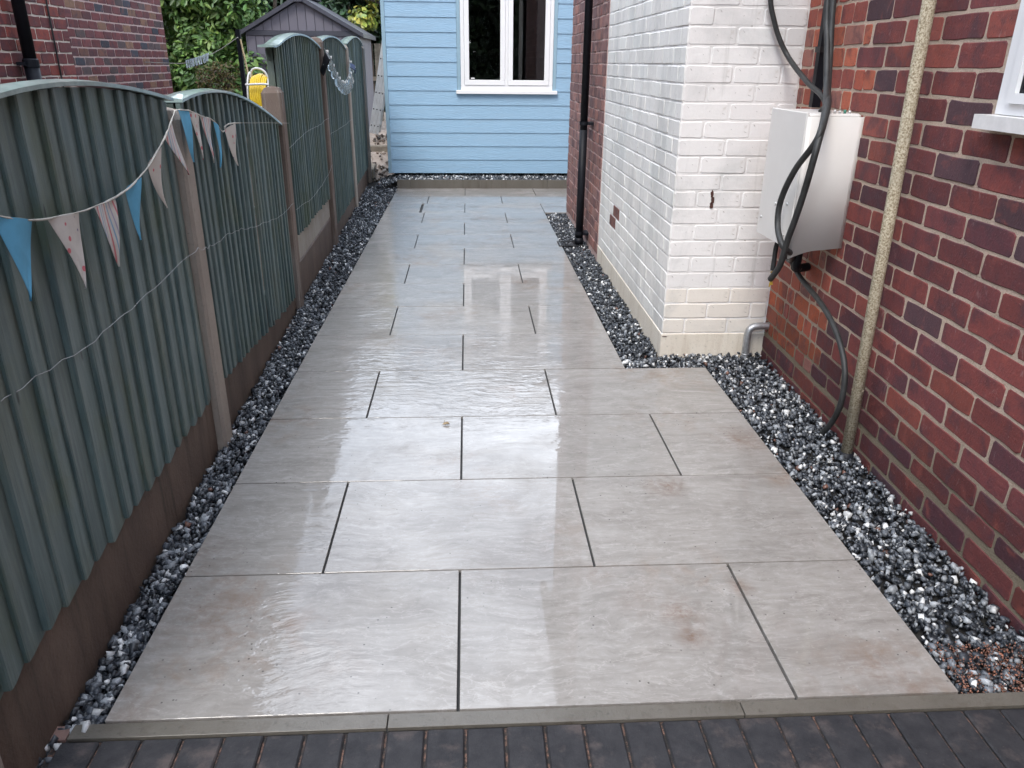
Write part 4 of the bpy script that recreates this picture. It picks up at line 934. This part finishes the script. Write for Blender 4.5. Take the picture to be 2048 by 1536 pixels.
fr('frame', WX0, WX1, 1.222, 1.285, BY - 0.005, BY + 0.06); fr('frame', WX0, WX1, WZ1 - 0.045, WZ1, BY - 0.005, BY + 0.06); fr('frame', WX0, WX0 + 0.05, 1.285, WZ1 - 0.045, BY - 0.005, BY + 0.06); fr('frame', WX1 - 0.05, WX1, 1.285, WZ1 - 0.045, BY - 0.005, BY + 0.06); mid = (WX0 + WX1) / 2 - 0.005
fr('mullion', mid - 0.02, mid + 0.02, 1.285, WZ1 - 0.045, BY - 0.004, BY + 0.06)
for a, b in ((WX0 + 0.052, mid - 0.021), (mid + 0.021, WX1 - 0.052)):
    w = 0.062; z0, z1 = 1.287, WZ1 - 0.047; y0, y1 = BY - 0.016, BY + 0.05
    fr('sash', a, b, z0, z0 + w, y0, y1); fr('sash', a, b, z1 - w, z1, y0, y1); fr('sash', a, a + w, z0 + w, z1 - w, y0, y1); fr('sash', b - w, b, z0 + w, z1 - w, y0, y1)
    m = MB(); m.box((a + w, BY + 0.014, z0 + w), (b - w, BY + 0.019, z1 - w)); m.build('pane', M['glass'], wn, center=True)
m = MB(); m.box((WX0 + 0.135, BY + 0.0135, 1.362), (WX0 + 0.185, BY + 0.0139, 1.375)); m.build('sticker', M['upvc'], wn)

# ------------------------------------------------------------------ neighbour's house on the left
nh = tag(empty('neighbour_house', (-4.5, 4, 0)), 'dark red brick house beyond the fence at the upper left', 'house')
a1 = MB(); a1.box((-7.5, -4.0, -0.2), (-3.312, 5.80, 4.9)); w1 = a1.build('wall', M['mortar_pale'], nh); tag(w1, 'nearer brick wall with pale mortar')
a2 = MB(); a2.box((-7.4, 5.80, -0.2), (-3.962, 9.95, 4.9)); w2 = a2.build('wall', M['mortar_pink'], nh); tag(w2, 'set back brick wall with pinkish mortar')
def left_wall(par, X, y0, y1, pal, cp, mg, pitch, zph):
    stf = MB()
    for k in range(-2, int(4.82 / cp)):
        z0 = zph + cp * k + mg / 2; z1 = z0 + cp - mg
        y = y1 - (pitch * 0.5 if k % 2 else 0.0)
        edges = [y1]
        if k % 2: edges.append(y1 - pitch * 0.5)
        while edges[-1] - pitch > y0: edges.append(edges[-1] - pitch)
        edges.append(y0)
        for b, a in zip(edges, edges[1:]):
            if b - a < 0.03: continue
            c = pick(pal); p = (X, (a + b) / 2, (z0 + z1) / 2); u, v_, _ = proj(p)
            vis = -10 < u < 185 and -12 < v_ < 108 and _ > 0
            bb = b - mg / 2 if b < y1 else b + 0.0005
            if vis:
                m = MB(); brick_geo(m, (X, 0, 0), (0, 1, 0), (1, 0, 0), a + mg / 2, bb, z0, z1, 0.005, 0.012, c); m.build('brick', M['brick'], par, center=True)
            else: brick_geo(stf, (X, 0, 0), (0, 1, 0), (1, 0, 0), a + mg / 2, bb, z0, z1, 0.005, 0.012, c, simple=True)
    tag(stf.build('bricks', M['brick'], par), kind='stuff')
left_wall(w1, -3.312, -3.99, 5.80, LEFTN, 0.088, 0.013, 0.215, 0.02)
left_wall(w2, -3.962, 5.86, 9.95, LEFTF, 0.090, 0.016, 0.224, 0.05)
box('roof', (-7.7, -4.3, 4.9), (-3.05, 10.2, 5.03), M['rooftile'], nh)
ld = empty('downpipe', (-3.25, 4.94, 0)); tag(ld, 'thick black downpipe on the neighbouring house at the upper left', 'downpipe')
m = MB(); m.tube([(-3.235, 4.945, -0.05), (-3.235, 4.945, 1.56)], 0.052, 20); m.tube([(-3.235, 4.945, 1.53), (-3.235, 4.945, 4.88)], 0.045, 20); m.build('pipe', M['blackpvc'], ld, True)
m = MB(); m.tube([(-3.235, 4.945, 1.50), (-3.235, 4.945, 1.55)], 0.056, 20); m.box((-3.30, 4.86, 1.51), (-3.24, 4.90, 1.535)); m.build('bracket', M['blackpvc'], ld)
m = MB(); m.tube([(-3.300, 5.51, 4.8), (-3.297, 5.505, 2.0), (-3.297, 5.50, 0.3)], 0.007, 8); tag(m.build('wall_cable', M['rubber'], None, True), 'thin black cable running down the neighbouring brick wall', 'cable')

# ------------------------------------------------------------------ shed
SX0, SX1, SY, SD = -3.54, -1.72, 12.5, 1.7; SE, SA = 2.00, 2.50; SM = (SX0 + SX1) / 2 - 0.02
sh = empty('garden_shed', (SM, SY + SD / 2, 0)); tag(sh, 'grey resin apex shed behind the far fence panels', 'shed')
sc_ = MB(); sc_.box((SX0 + 0.02, SY + 0.012, -0.05), (SX1 - 0.02, SY + SD, SE)); sc_.add([(SX0 + 0.02, SY + 0.02, SE), (SX1 - 0.02, SY + 0.02, SE), (SM, SY + 0.02, SA - 0.03), (SX0 + 0.02, SY + SD, SE), (SX1 - 0.02, SY + SD, SE), (SM, SY + SD, SA - 0.03)], [(0, 1, 2), (5, 4, 3), (0, 2, 5, 3), (1, 4, 5, 2)]); sc_.build('wall', M['shed_dark'], sh)
n = 13; pw = (SX1 - SX0) / n
for i in range(n):
    x0, x1 = SX0 + i * pw + 0.004, SX0 + (i + 1) * pw - 0.004
    box('wall_plank', (x0, SY - 0.004, -0.02), (x1, SY + 0.011, SE - 0.06), M['shed'], sh, ch=0.004)
    def gz(x): return SA - 0.035 - (SA - SE) * abs(x - SM) / (SM - SX0)
    za, zb_ = max(gz(x0), SE + 0.03), max(gz(x1), SE + 0.03)
    if max(za, zb_) > SE + 0.04:
        m = MB(); m.add([(x0, SY - 0.004, SE + 0.02), (x1, SY - 0.004, SE + 0.02), (x1, SY - 0.004, zb_), (x0, SY - 0.004, za), (x0, SY + 0.011, SE + 0.02), (x1, SY + 0.011, SE + 0.02), (x1, SY + 0.011, zb_), (x0, SY + 0.011, za)], [(0, 1, 2, 3), (0, 4, 5, 1), (1, 5, 6, 2), (2, 6, 7, 3), (3, 7, 4, 0)]); m.build('gable_plank', M['shed'], sh, center=True)
box('eave_band', (SX0 - 0.01, SY - 0.02, SE - 0.058), (SX1 + 0.01, SY + 0.0, SE + 0.018), M['shed_dark'], sh, ch=0.004)
for i in range(8):
    y0 = SY + 0.02 + i * (SD - 0.02) / 8; box('side_plank', (SX1 - 0.019, y0 + 0.004, -0.02), (SX1 - 0.003, y0 + (SD - 0.02) / 8 - 0.004, SE - 0.02), M['shed'], sh, ch=0.003)
box('corner_post', (SX0 - 0.012, SY - 0.012, -0.02), (SX0 + 0.003, SY + 0.05, SE - 0.06), M['shed'], sh)
for s in (-1, 1):
    xe = SM + s * ((SM - SX0) + 0.12); ze = SA - (SA - SE) * ((SM - SX0) + 0.12) / (SM - SX0) + 0.02
    m = MB(); y0, y1 = SY - 0.09, SY + SD + 0.08
    m.add([(SM, y0, SA + 0.045), (xe, y0, ze + 0.035), (xe, y1, ze + 0.035), (SM, y1, SA + 0.045), (SM, y0, SA - 0.025), (xe, y0, ze - 0.03), (xe, y1, ze - 0.03), (SM, y1, SA - 0.025)], [(0, 1, 2, 3), (7, 6, 5, 4), (0, 4, 5, 1), (1, 5, 6, 2), (2, 6, 7, 3), (3, 7, 4, 0)]); m.build('roof', M['shed_dark'], sh, center=True)
m = MB(); m.add([(SM - 0.09, SY - 0.11, SA + 0.045), (SM + 0.09, SY - 0.11, SA + 0.045), (SM + 0.06, SY - 0.11, SA - 0.06), (SM - 0.06, SY - 0.11, SA - 0.06), (SM - 0.09, SY - 0.085, SA + 0.045), (SM + 0.09, SY - 0.085, SA + 0.045), (SM + 0.06, SY - 0.085, SA - 0.06), (SM - 0.06, SY - 0.085, SA - 0.06)], [(3, 2, 1, 0), (4, 5, 6, 7), (0, 1, 5, 4), (1, 2, 6, 5), (2, 3, 7, 6), (3, 0, 4, 7)]); m.build('ridge_cap', M['shed_dark'], sh)
m = MB(); m.box((SM - 0.08, SY + 0.0, SA + 0.05), (SM + 0.08, SY + SD, SA + 0.075)); m.build('ridge', M['shed_dark'], sh)

# ------------------------------------------------------------------ ladder and rubble in the gap
la = empty('ladder', (-1.47, 11.5, 0.45)); tag(la, 'aluminium extension ladder leaning on the side of the garden room', 'ladder')
b0, t0 = Vector((-1.46, 11.5, 0.50)), Vector((-1.075, 11.5, 2.35)); ax = (t0 - b0).normalized(); pn = Vector((ax.z, 0, -ax.x))
for k in range(3):
    for dy in (0.0, 0.42 - k * 0.03):
        off = (k - 1) * 0.052; m = MB()
        vs = [b0 + pn * (off + o_) + Vector((0, dy + d_, 0)) + ax * L_ for L_ in (0, (t0 - b0).length) for o_, d_ in ((-0.022, 0.0), (0.022, 0.0), (0.022, 0.024), (-0.022, 0.024))]
        m.add(vs, [(0, 1, 2, 3), (7, 6, 5, 4), (0, 4, 5, 1), (1, 5, 6, 2), (2, 6, 7, 3), (3, 7, 4, 0)]); m.build('stile', M['alu'], la, center=True)
    for i in range(7):
        p = b0 + pn * ((k - 1) * 0.052) + ax * (0.12 + 0.25 * i)
        m = MB(); m.tube([p + Vector((0, 0.02, 0)), p + Vector((0, 0.40, 0))], 0.012, 8); rg = m.build('rung', M['alu'], la)
        m = MB(); m.tube([p + Vector((0, -0.003, 0)), p + Vector((0, 0.001, 0))], 0.0105, 10); m.build('rung_end', M['blackpvc'], rg)
rb = MB(); nx, ny = 14, 40; vs = []; fs = []
for iy in range(ny + 1):
    for ix in range(nx + 1):
        x = -1.95 + 0.95 * ix / nx; y = 9.75 + 6.0 * iy / ny; h = min(0.45, max(0.0, (y - 10.0) * 0.26)) - 0.055 + 0.035 * math.sin(x * 9 + y * 5) * math.sin(y * 7.3) + R.uniform(-0.012, 0.012)
        vs.append((x, y, h))
for iy in range(ny):
    for ix in range(nx): q = iy * (nx + 1) + ix; fs.append((q, q + 1, q + nx + 2, q + nx + 1))
rb.add(vs, fs); tag(rb.build('terrain', M['rubble'], None, True), kind='structure')
for i, (x, y, z, w, d, a) in enumerate(((-1.33, 11.25, 0.25, 0.50, 0.16, 0.08), (-1.42, 10.45, 0.05, 0.16, 0.9, 0.05))):
    m = MB(); m.cbox((-w / 2, -d / 2, -0.06), (w / 2, d / 2, 0.07), 0.008); o = m.build('sleeper', M['sleeper'], None); o.location = (x, y, z + 0.02); o.rotation_euler = (0.02, 0, a)
    tag(o, ['weathered timber sleeper across the gap below the ladder', 'weathered timber sleeper lying along the foot of the last fence post'][i], 'sleeper', 'sleepers in the gap')
pos = np.stack([NR.uniform(-1.5, -1.06, 160), NR.uniform(9.9, 12.2, 160), np.zeros(160)], 1); pos[:, 2] = np.clip((pos[:, 1] - 10) * 0.26, 0, 0.45) - 0.03
stones(pos, NR.uniform(0.02, 0.07, 160), [(0.10, 0.07, 0.05), (0.4, 0.33, 0.27), (0.06, 0.04, 0.03), (0.25, 0.18, 0.13)], [0.35, 0.3, 0.2, 0.15], 'rubble', 'loose rubble and dead leaves on the ground beside the garden room', 'rubble')
m = MB(); m.tube(spline([(-1.10, 9.75, 0.06), (-1.04, 9.55, 0.10), (-1.02, 9.40, 0.085), (-1.045, 9.2, 0.03), (-1.07, 9.05, 0.0)], 6), 0.009, 8); tag(m.build('ground_cable', M['rubber'], None, True), 'black cable coming out from under the blue garden room onto the gravel', 'cable')
gap_f = empty('back_fence', (-1.5, 15.6, 0.4)); tag(gap_f, 'dark wooden fence far behind the ladder', 'fence')
for i in range(9): box('board', (-2.3 + i * 0.16, 15.6, 0.2), (-2.17 + i * 0.16, 15.62, 1.9), M['sleeper'] if i % 3 == 0 else M['bark'], gap_f)
box('rail', (-2.4, 15.57, 1.2), (-0.8, 15.6, 1.28), M['sleeper'], gap_f)

# ------------------------------------------------------------------ washing line and hose reel behind the fence
wp = empty('washing_line_post', (-2.745, 9.0, 0)); tag(wp, 'black metal washing line post in front of the leafy shrub', 'post')
m = MB(); m.box((-2.772, 8.975, -0.1), (-2.722, 9.025, 1.91)); m.build('shaft', M['blackpvc'], wp)
m = MB(); m.tube([(-2.715, 8.97, 1.25), (-2.70, 8.94, 1.30), (-2.69, 8.94, 1.26)], 0.005, 6); m.build('cleat', M['alu'], wp, True)
wl = empty('washing_line', (-3.0, 9.0, 1.7)); tag(wl, 'pale washing line strung from the black post to the brick house', 'washing line')
lp = spline([(-2.745, 8.97, 1.822), (-3.055, 9.0, 1.650), (-3.404, 9.02, 1.531), (-3.62, 9.05, 1.52), (-3.955, 9.1, 1.53)], 8); m = MB(); m.tube(lp, 0.005, 6); m.build('line', M['string'], wl, True)
pg = m_plain('pale blue plastic peg', (0.62, 0.70, 0.74), 0.5, 0.25, 9, 0.0)
for i in range(16):
    x = -3.42 + i * 0.0185; z = float(np.interp(x, [p.x for p in lp][::-1], [p.z for p in lp][::-1])); m = MB(); dx = R.uniform(-0.02, 0.02)
    m.add([(x - 0.004, 9.0, z + 0.03), (x + 0.004, 9.0, z + 0.03), (x + 0.004 + dx, 9.0, z - 0.06), (x - 0.004 + dx, 9.0, z - 0.06), (x - 0.006, 9.02, z + 0.03), (x + 0.006, 9.02, z + 0.03), (x + 0.006 + dx, 9.02, z - 0.065), (x - 0.006 + dx, 9.02, z - 0.065)], [(3, 2, 1, 0), (4, 5, 6, 7), (0, 1, 5, 4), (1, 2, 6, 5), (2, 3, 7, 6), (3, 0, 4, 7)]); m.build('peg', pg, wl)
m = MB(); m.tube([(-2.715, 8.95, 1.80), (-2.56, 8.9, 0.6), (-2.50, 8.88, 0.0)], 0.011, 8); tag(m.build('bamboo_cane', M['cane'], None, True), 'bamboo cane leaning against the black washing line post', 'cane')

hr = empty('hose_reel', (-1.555, 5.0, 0)); tag(hr, 'yellow hose wound on a white framed reel behind the stained brown fence post', 'hose reel')
hc = Vector((-1.555, 5.0, 1.26)); 
for i in range(9):
    m = MB(); rr = 0.205 - 0.006 * abs(i - 4) + R.uniform(-0.003, 0.003); x = hc.x - 0.056 + i * 0.014
    m.tube([(x + 0.004 * math.sin(a * 2), hc.y + rr * 0.75 * math.cos(a), hc.z + rr * math.sin(a)) for a in [2 * math.pi * k / 28 for k in range(29)]], 0.0085, 8); m.build('hose_turn', M['yellow'], hr, True)
m = MB(); m.tube([(hc.x - 0.05, hc.y, hc.z), (hc.x + 0.05, hc.y, hc.z)], 0.125, 20); m.build('drum', M['cane'], hr, True)
for s in (-1, 1):
    m = MB(); m.tube([(hc.x + s * 0.078, hc.y + 0.14 * math.cos(a), hc.z + 0.215 * math.sin(a)) for a in [2 * math.pi * k / 28 for k in range(29)]], 0.007, 8); m.build('side_ring', M['whitetube'], hr, True)
m = MB(); m.tube(spline([(hc.x - 0.08, hc.y - 0.16, hc.z + 0.13), (hc.x, hc.y - 0.175, hc.z + 0.135), (hc.x + 0.07, hc.y - 0.17, hc.z + 0.135), (hc.x + 0.125, hc.y - 0.14, hc.z + 0.12)], 6), 0.008, 8); m.build('guide', M['whitetube'], hr, True)
m = MB(); m.tube(spline([(hc.x - 0.075, hc.y - 0.02, hc.z + 0.10), (hc.x - 0.06, hc.y - 0.03, hc.z + 0.22), (hc.x - 0.01, hc.y - 0.03, hc.z + 0.245), (hc.x + 0.05, hc.y - 0.03, hc.z + 0.21), (hc.x + 0.07, hc.y - 0.02, hc.z + 0.10)], 6), 0.008, 8); m.build('handle', M['whitetube'], hr, True)
for s in (-1, 1):
    m = MB(); m.tube([(hc.x + s * 0.082, hc.y - 0.02, hc.z), (hc.x + s * 0.10, hc.y - 0.18, -0.09)], 0.011, 8); m.tube([(hc.x + s * 0.082, hc.y + 0.02, hc.z), (hc.x + s * 0.10, hc.y + 0.22, -0.09)], 0.011, 8); m.build('leg', M['whitetube'], hr, True)
m = MB(); m.tube([(hc.x - 0.06, hc.y - 0.165, hc.z - 0.03), (hc.x + 0.06, hc.y - 0.165, hc.z - 0.03)], 0.006, 8); m.build('strap', M['whitetube'], hr, True)

# ------------------------------------------------------------------ leaf on the paving
m = MB(); lx, ly = -0.075, 1.72
m.add([(lx - 0.018, ly, 0.004), (lx - 0.006, ly - 0.009, 0.007), (lx + 0.012, ly - 0.008, 0.012), (lx + 0.020, ly + 0.002, 0.004), (lx + 0.008, ly + 0.011, 0.013), (lx - 0.008, ly + 0.010, 0.008), (lx, ly + 0.001, 0.003)], [(0, 1, 6), (1, 2, 6), (2, 3, 6), (3, 4, 6), (4, 5, 6), (5, 0, 6)])
m.tube([(lx - 0.004, ly + 0.009, 0.008), (lx - 0.008, ly + 0.05, 0.004)], 0.0012, 5)
tag(m.build('dead_leaf', M['leafdry'], None, False, True), 'small dry brown leaf lying on the wet paving', 'leaf')

# ------------------------------------------------------------------ foliage
def leaves(name, centers, radii, n, size, pal, parent, up_bias=0.5, aspect=0.42, squash=1.0):
    nc = len(centers); idx = NR.choice(nc, n, p=(radii ** 2) / (radii ** 2).sum())
    d = NR.normal(size=(n, 3)); d /= np.linalg.norm(d, axis=1)[:, None]
    r = radii[idx] * NR.uniform(0.55, 1.05, n) ** 0.6
    p = centers[idx] + d * r[:, None] * np.array([1, 1, squash])
    nrm = d + NR.normal(size=(n, 3)) * 0.55 + np.array([0, -0.15, up_bias]); nrm /= np.linalg.norm(nrm, axis=1)[:, None]
    a = np.cross(nrm, NR.normal(size=(n, 3))); a /= np.linalg.norm(a, axis=1)[:, None]; b = np.cross(nrm, a)
    L = size * NR.uniform(0.65, 1.25, n)[:, None]; W = L * aspect
    base = p - a * L * 0.5; tip = p + a * L * 0.5 - nrm * L * 0.12
    l1 = p - a * L * 0.12 + b * W * 0.5 + nrm * L * 0.05; r1 = p - a * L * 0.12 - b * W * 0.5 + nrm * L * 0.05
    l2 = p + a * L * 0.22 + b * W * 0.38 + nrm * L * 0.02; r2 = p + a * L * 0.22 - b * W * 0.38 + nrm * L * 0.02
    m1 = p - a * L * 0.1 - nrm * L * 0.03; 
    v = np.stack([base, l1, l2, tip, r2, r1], 1).reshape(-1, 3)
    o = (np.arange(n) * 6)[:, None]
    f = np.concatenate([o + np.array([[0, 1, 2, 3]]), o + np.array([[0, 3, 4, 5]])], 0)
    c = np.array(pal)[NR.integers(0, len(pal), n)] * NR.uniform(0.6, 1.35, (n, 1)) * (0.75 + 0.5 * NR.uniform(0, 1, nc))[idx][:, None]
    me = fast_mesh(name, v, f, np.repeat(c, 6, 0)); return link(name, me, M['leaf'], parent)
def trunk(parent, pts, radii, name='trunk'):
    m = MB(); m.tube(spline(pts, 5), list(np.interp(np.linspace(0, 1, (len(pts) - 1) * 5 + 1), np.linspace(0, 1, len(radii)), radii)), 10); return m.build(name, M['bark'], parent, True)
# glossy laurel
ls = empty('laurel_shrub', (-4.4, 13.0, 0)); tag(ls, 'large glossy green laurel shrub between the neighbouring house and the shed', 'shrub')
cen = []; rad = []
for i in range(330):
    x = R.uniform(-7.2, -3.35); z = R.uniform(0.3, 4.6) ; y = 12.95 + 0.25 * math.sin(x * 2.3) + 0.25 * math.sin(z * 2.7 + x) + R.uniform(-0.3, 0.55) + max(0, z - 3.2) * 0.3
    cen.append((x, y, z)); rad.append(R.uniform(0.16, 0.34))
leaves('foliage', np.array(cen), np.array(rad), 34000, 0.145, [(0.13, 0.25, 0.06), (0.17, 0.31, 0.07), (0.09, 0.19, 0.05), (0.24, 0.36, 0.09), (0.11, 0.22, 0.06)], ls)
for i in range(7): x = -6.8 + i * 0.55; trunk(ls, [(x, 13.6, -0.1), (x + R.uniform(-0.2, 0.2), 13.6, 1.2), (x + R.uniform(-0.4, 0.4), 13.4, 2.6), (x + R.uniform(-0.5, 0.5), 13.4, 3.8)], [0.06, 0.045, 0.03, 0.01], 'stem')
# browning bush under it
bb = empty('brown_bush', (-3.75, 12.0, 0)); tag(bb, 'small browning bush in front of the laurel shrub', 'shrub')
cen = np.array([(-3.95 + R.gauss(0, 0.17), 12.2 + R.gauss(0, 0.12), R.uniform(0.5, 1.45)) for i in range(26)])
leaves('foliage', cen, np.array([R.uniform(0.10, 0.19) for i in range(26)]), 2600, 0.055, [(0.20, 0.13, 0.05), (0.14, 0.12, 0.04), (0.26, 0.18, 0.07), (0.10, 0.13, 0.035), (0.12, 0.07, 0.04)], bb)
for i in range(6): trunk(bb, [(-3.95, 12.25, -0.1), (-3.95 + R.uniform(-0.15, 0.15), 12.25, 0.7), (-3.95 + R.uniform(-0.3, 0.3), 12.2, 1.4)], [0.02, 0.014, 0.005], 'stem')
# dark conifers behind
def conifer(x, y, h, w, n, label):
    e = empty('conifer_tree', (x, y, 0)); tag(e, label, 'tree', 'dark trees behind the gardens')
    cen = []; rad = []
    for i in range(int(95 * h / 8)):
        z = h * R.random() ** 0.8; ww = w * (1 - (z / h) ** 1.6) + 0.25; a = R.uniform(0, 2 * math.pi); rr = ww * R.uniform(0.45, 1.0)
        cen.append((x + math.cos(a) * rr, y + math.sin(a) * rr, z + 0.4)); rad.append(R.uniform(0.35, 0.7))
    leaves('crown', np.array(cen), np.array(rad), n, 0.29, [(0.026, 0.060, 0.026), (0.036, 0.080, 0.031), (0.018, 0.045, 0.020)], e, 0.2, 0.30, 0.7)
    trunk(e, [(x, y, -0.1), (x + 0.1, y, h * 0.4), (x, y, h * 0.9)], [0.28, 0.18, 0.04])
conifer(-7.6, 18.5, 8.6, 2.6, 13000, 'tall dark conifer above the laurel shrub')
conifer(-5.0, 18.2, 9.0, 2.2, 15000, 'tall dark conifer behind the left half of the shed roof')
conifer(-2.9, 18.6, 6.0, 2.0, 15000, 'dark conifer behind the right half of the shed roof')
conifer(-0.9, 19.5, 4.6, 1.8, 12000, 'dark conifer in the gap behind the ladder')
conifer(-3.6, 20.5, 5.6, 2.0, 12000, 'dark conifer farthest back above the shed ridge')
# yellow-green maple
mpl = empty('maple_tree', (-0.9, 15.4, 0)); tag(mpl, 'maple branches with yellow-green leaves beside the garden room', 'tree')
cen = np.array([(-1.95 + R.uniform(-0.25, 1.2), 15.0 + R.uniform(-0.3, 0.6), 2.65 + R.uniform(-0.42, 0.9)) for i in range(34)])
leaves('crown', cen, np.array([R.uniform(0.12, 0.24) for i in range(34)]), 1500, 0.12, [(0.20, 0.24, 0.035), (0.28, 0.29, 0.04), (0.14, 0.21, 0.035), (0.36, 0.32, 0.05)], mpl, 0.6, 0.8)
trunk(mpl, [(-0.9, 15.6, -0.1), (-0.95, 15.6, 1.6), (-1.3, 15.4, 2.4), (-1.9, 15.0, 2.7)], [0.12, 0.09, 0.05, 0.012])
trunk(mpl, [(-0.95, 15.6, 1.6), (-0.8, 15.4, 2.6), (-1.0, 15.2, 3.4)], [0.08, 0.05, 0.01], 'branch')

# the other side of the street, behind the camera (seen in the window glass)
for i, x in enumerate((-9, -5.5, -2.2, 0.9, 4.0, 7.5)):
    e = empty('street_tree', (x, -19, 0)); tag(e, ['first', 'second', 'third', 'fourth', 'fifth', 'last'][i] + ' dark tree across the street, counted from the fence side', 'tree', 'trees across the street')
    cen = np.array([(x + R.gauss(0, 1.1), -19 + R.gauss(0, 0.8), R.uniform(0.3, 6.0)) for q in range(70)])
    leaves('crown', cen, np.array([R.uniform(0.5, 0.9) for q in range(70)]), 6000, 0.42, [(0.03, 0.055, 0.02), (0.045, 0.075, 0.03), (0.02, 0.04, 0.018)], e, 0.3, 0.5)
    trunk(e, [(x, -19, -0.1), (x, -19, 3), (x + 0.2, -19, 5.5)], [0.25, 0.18, 0.05])
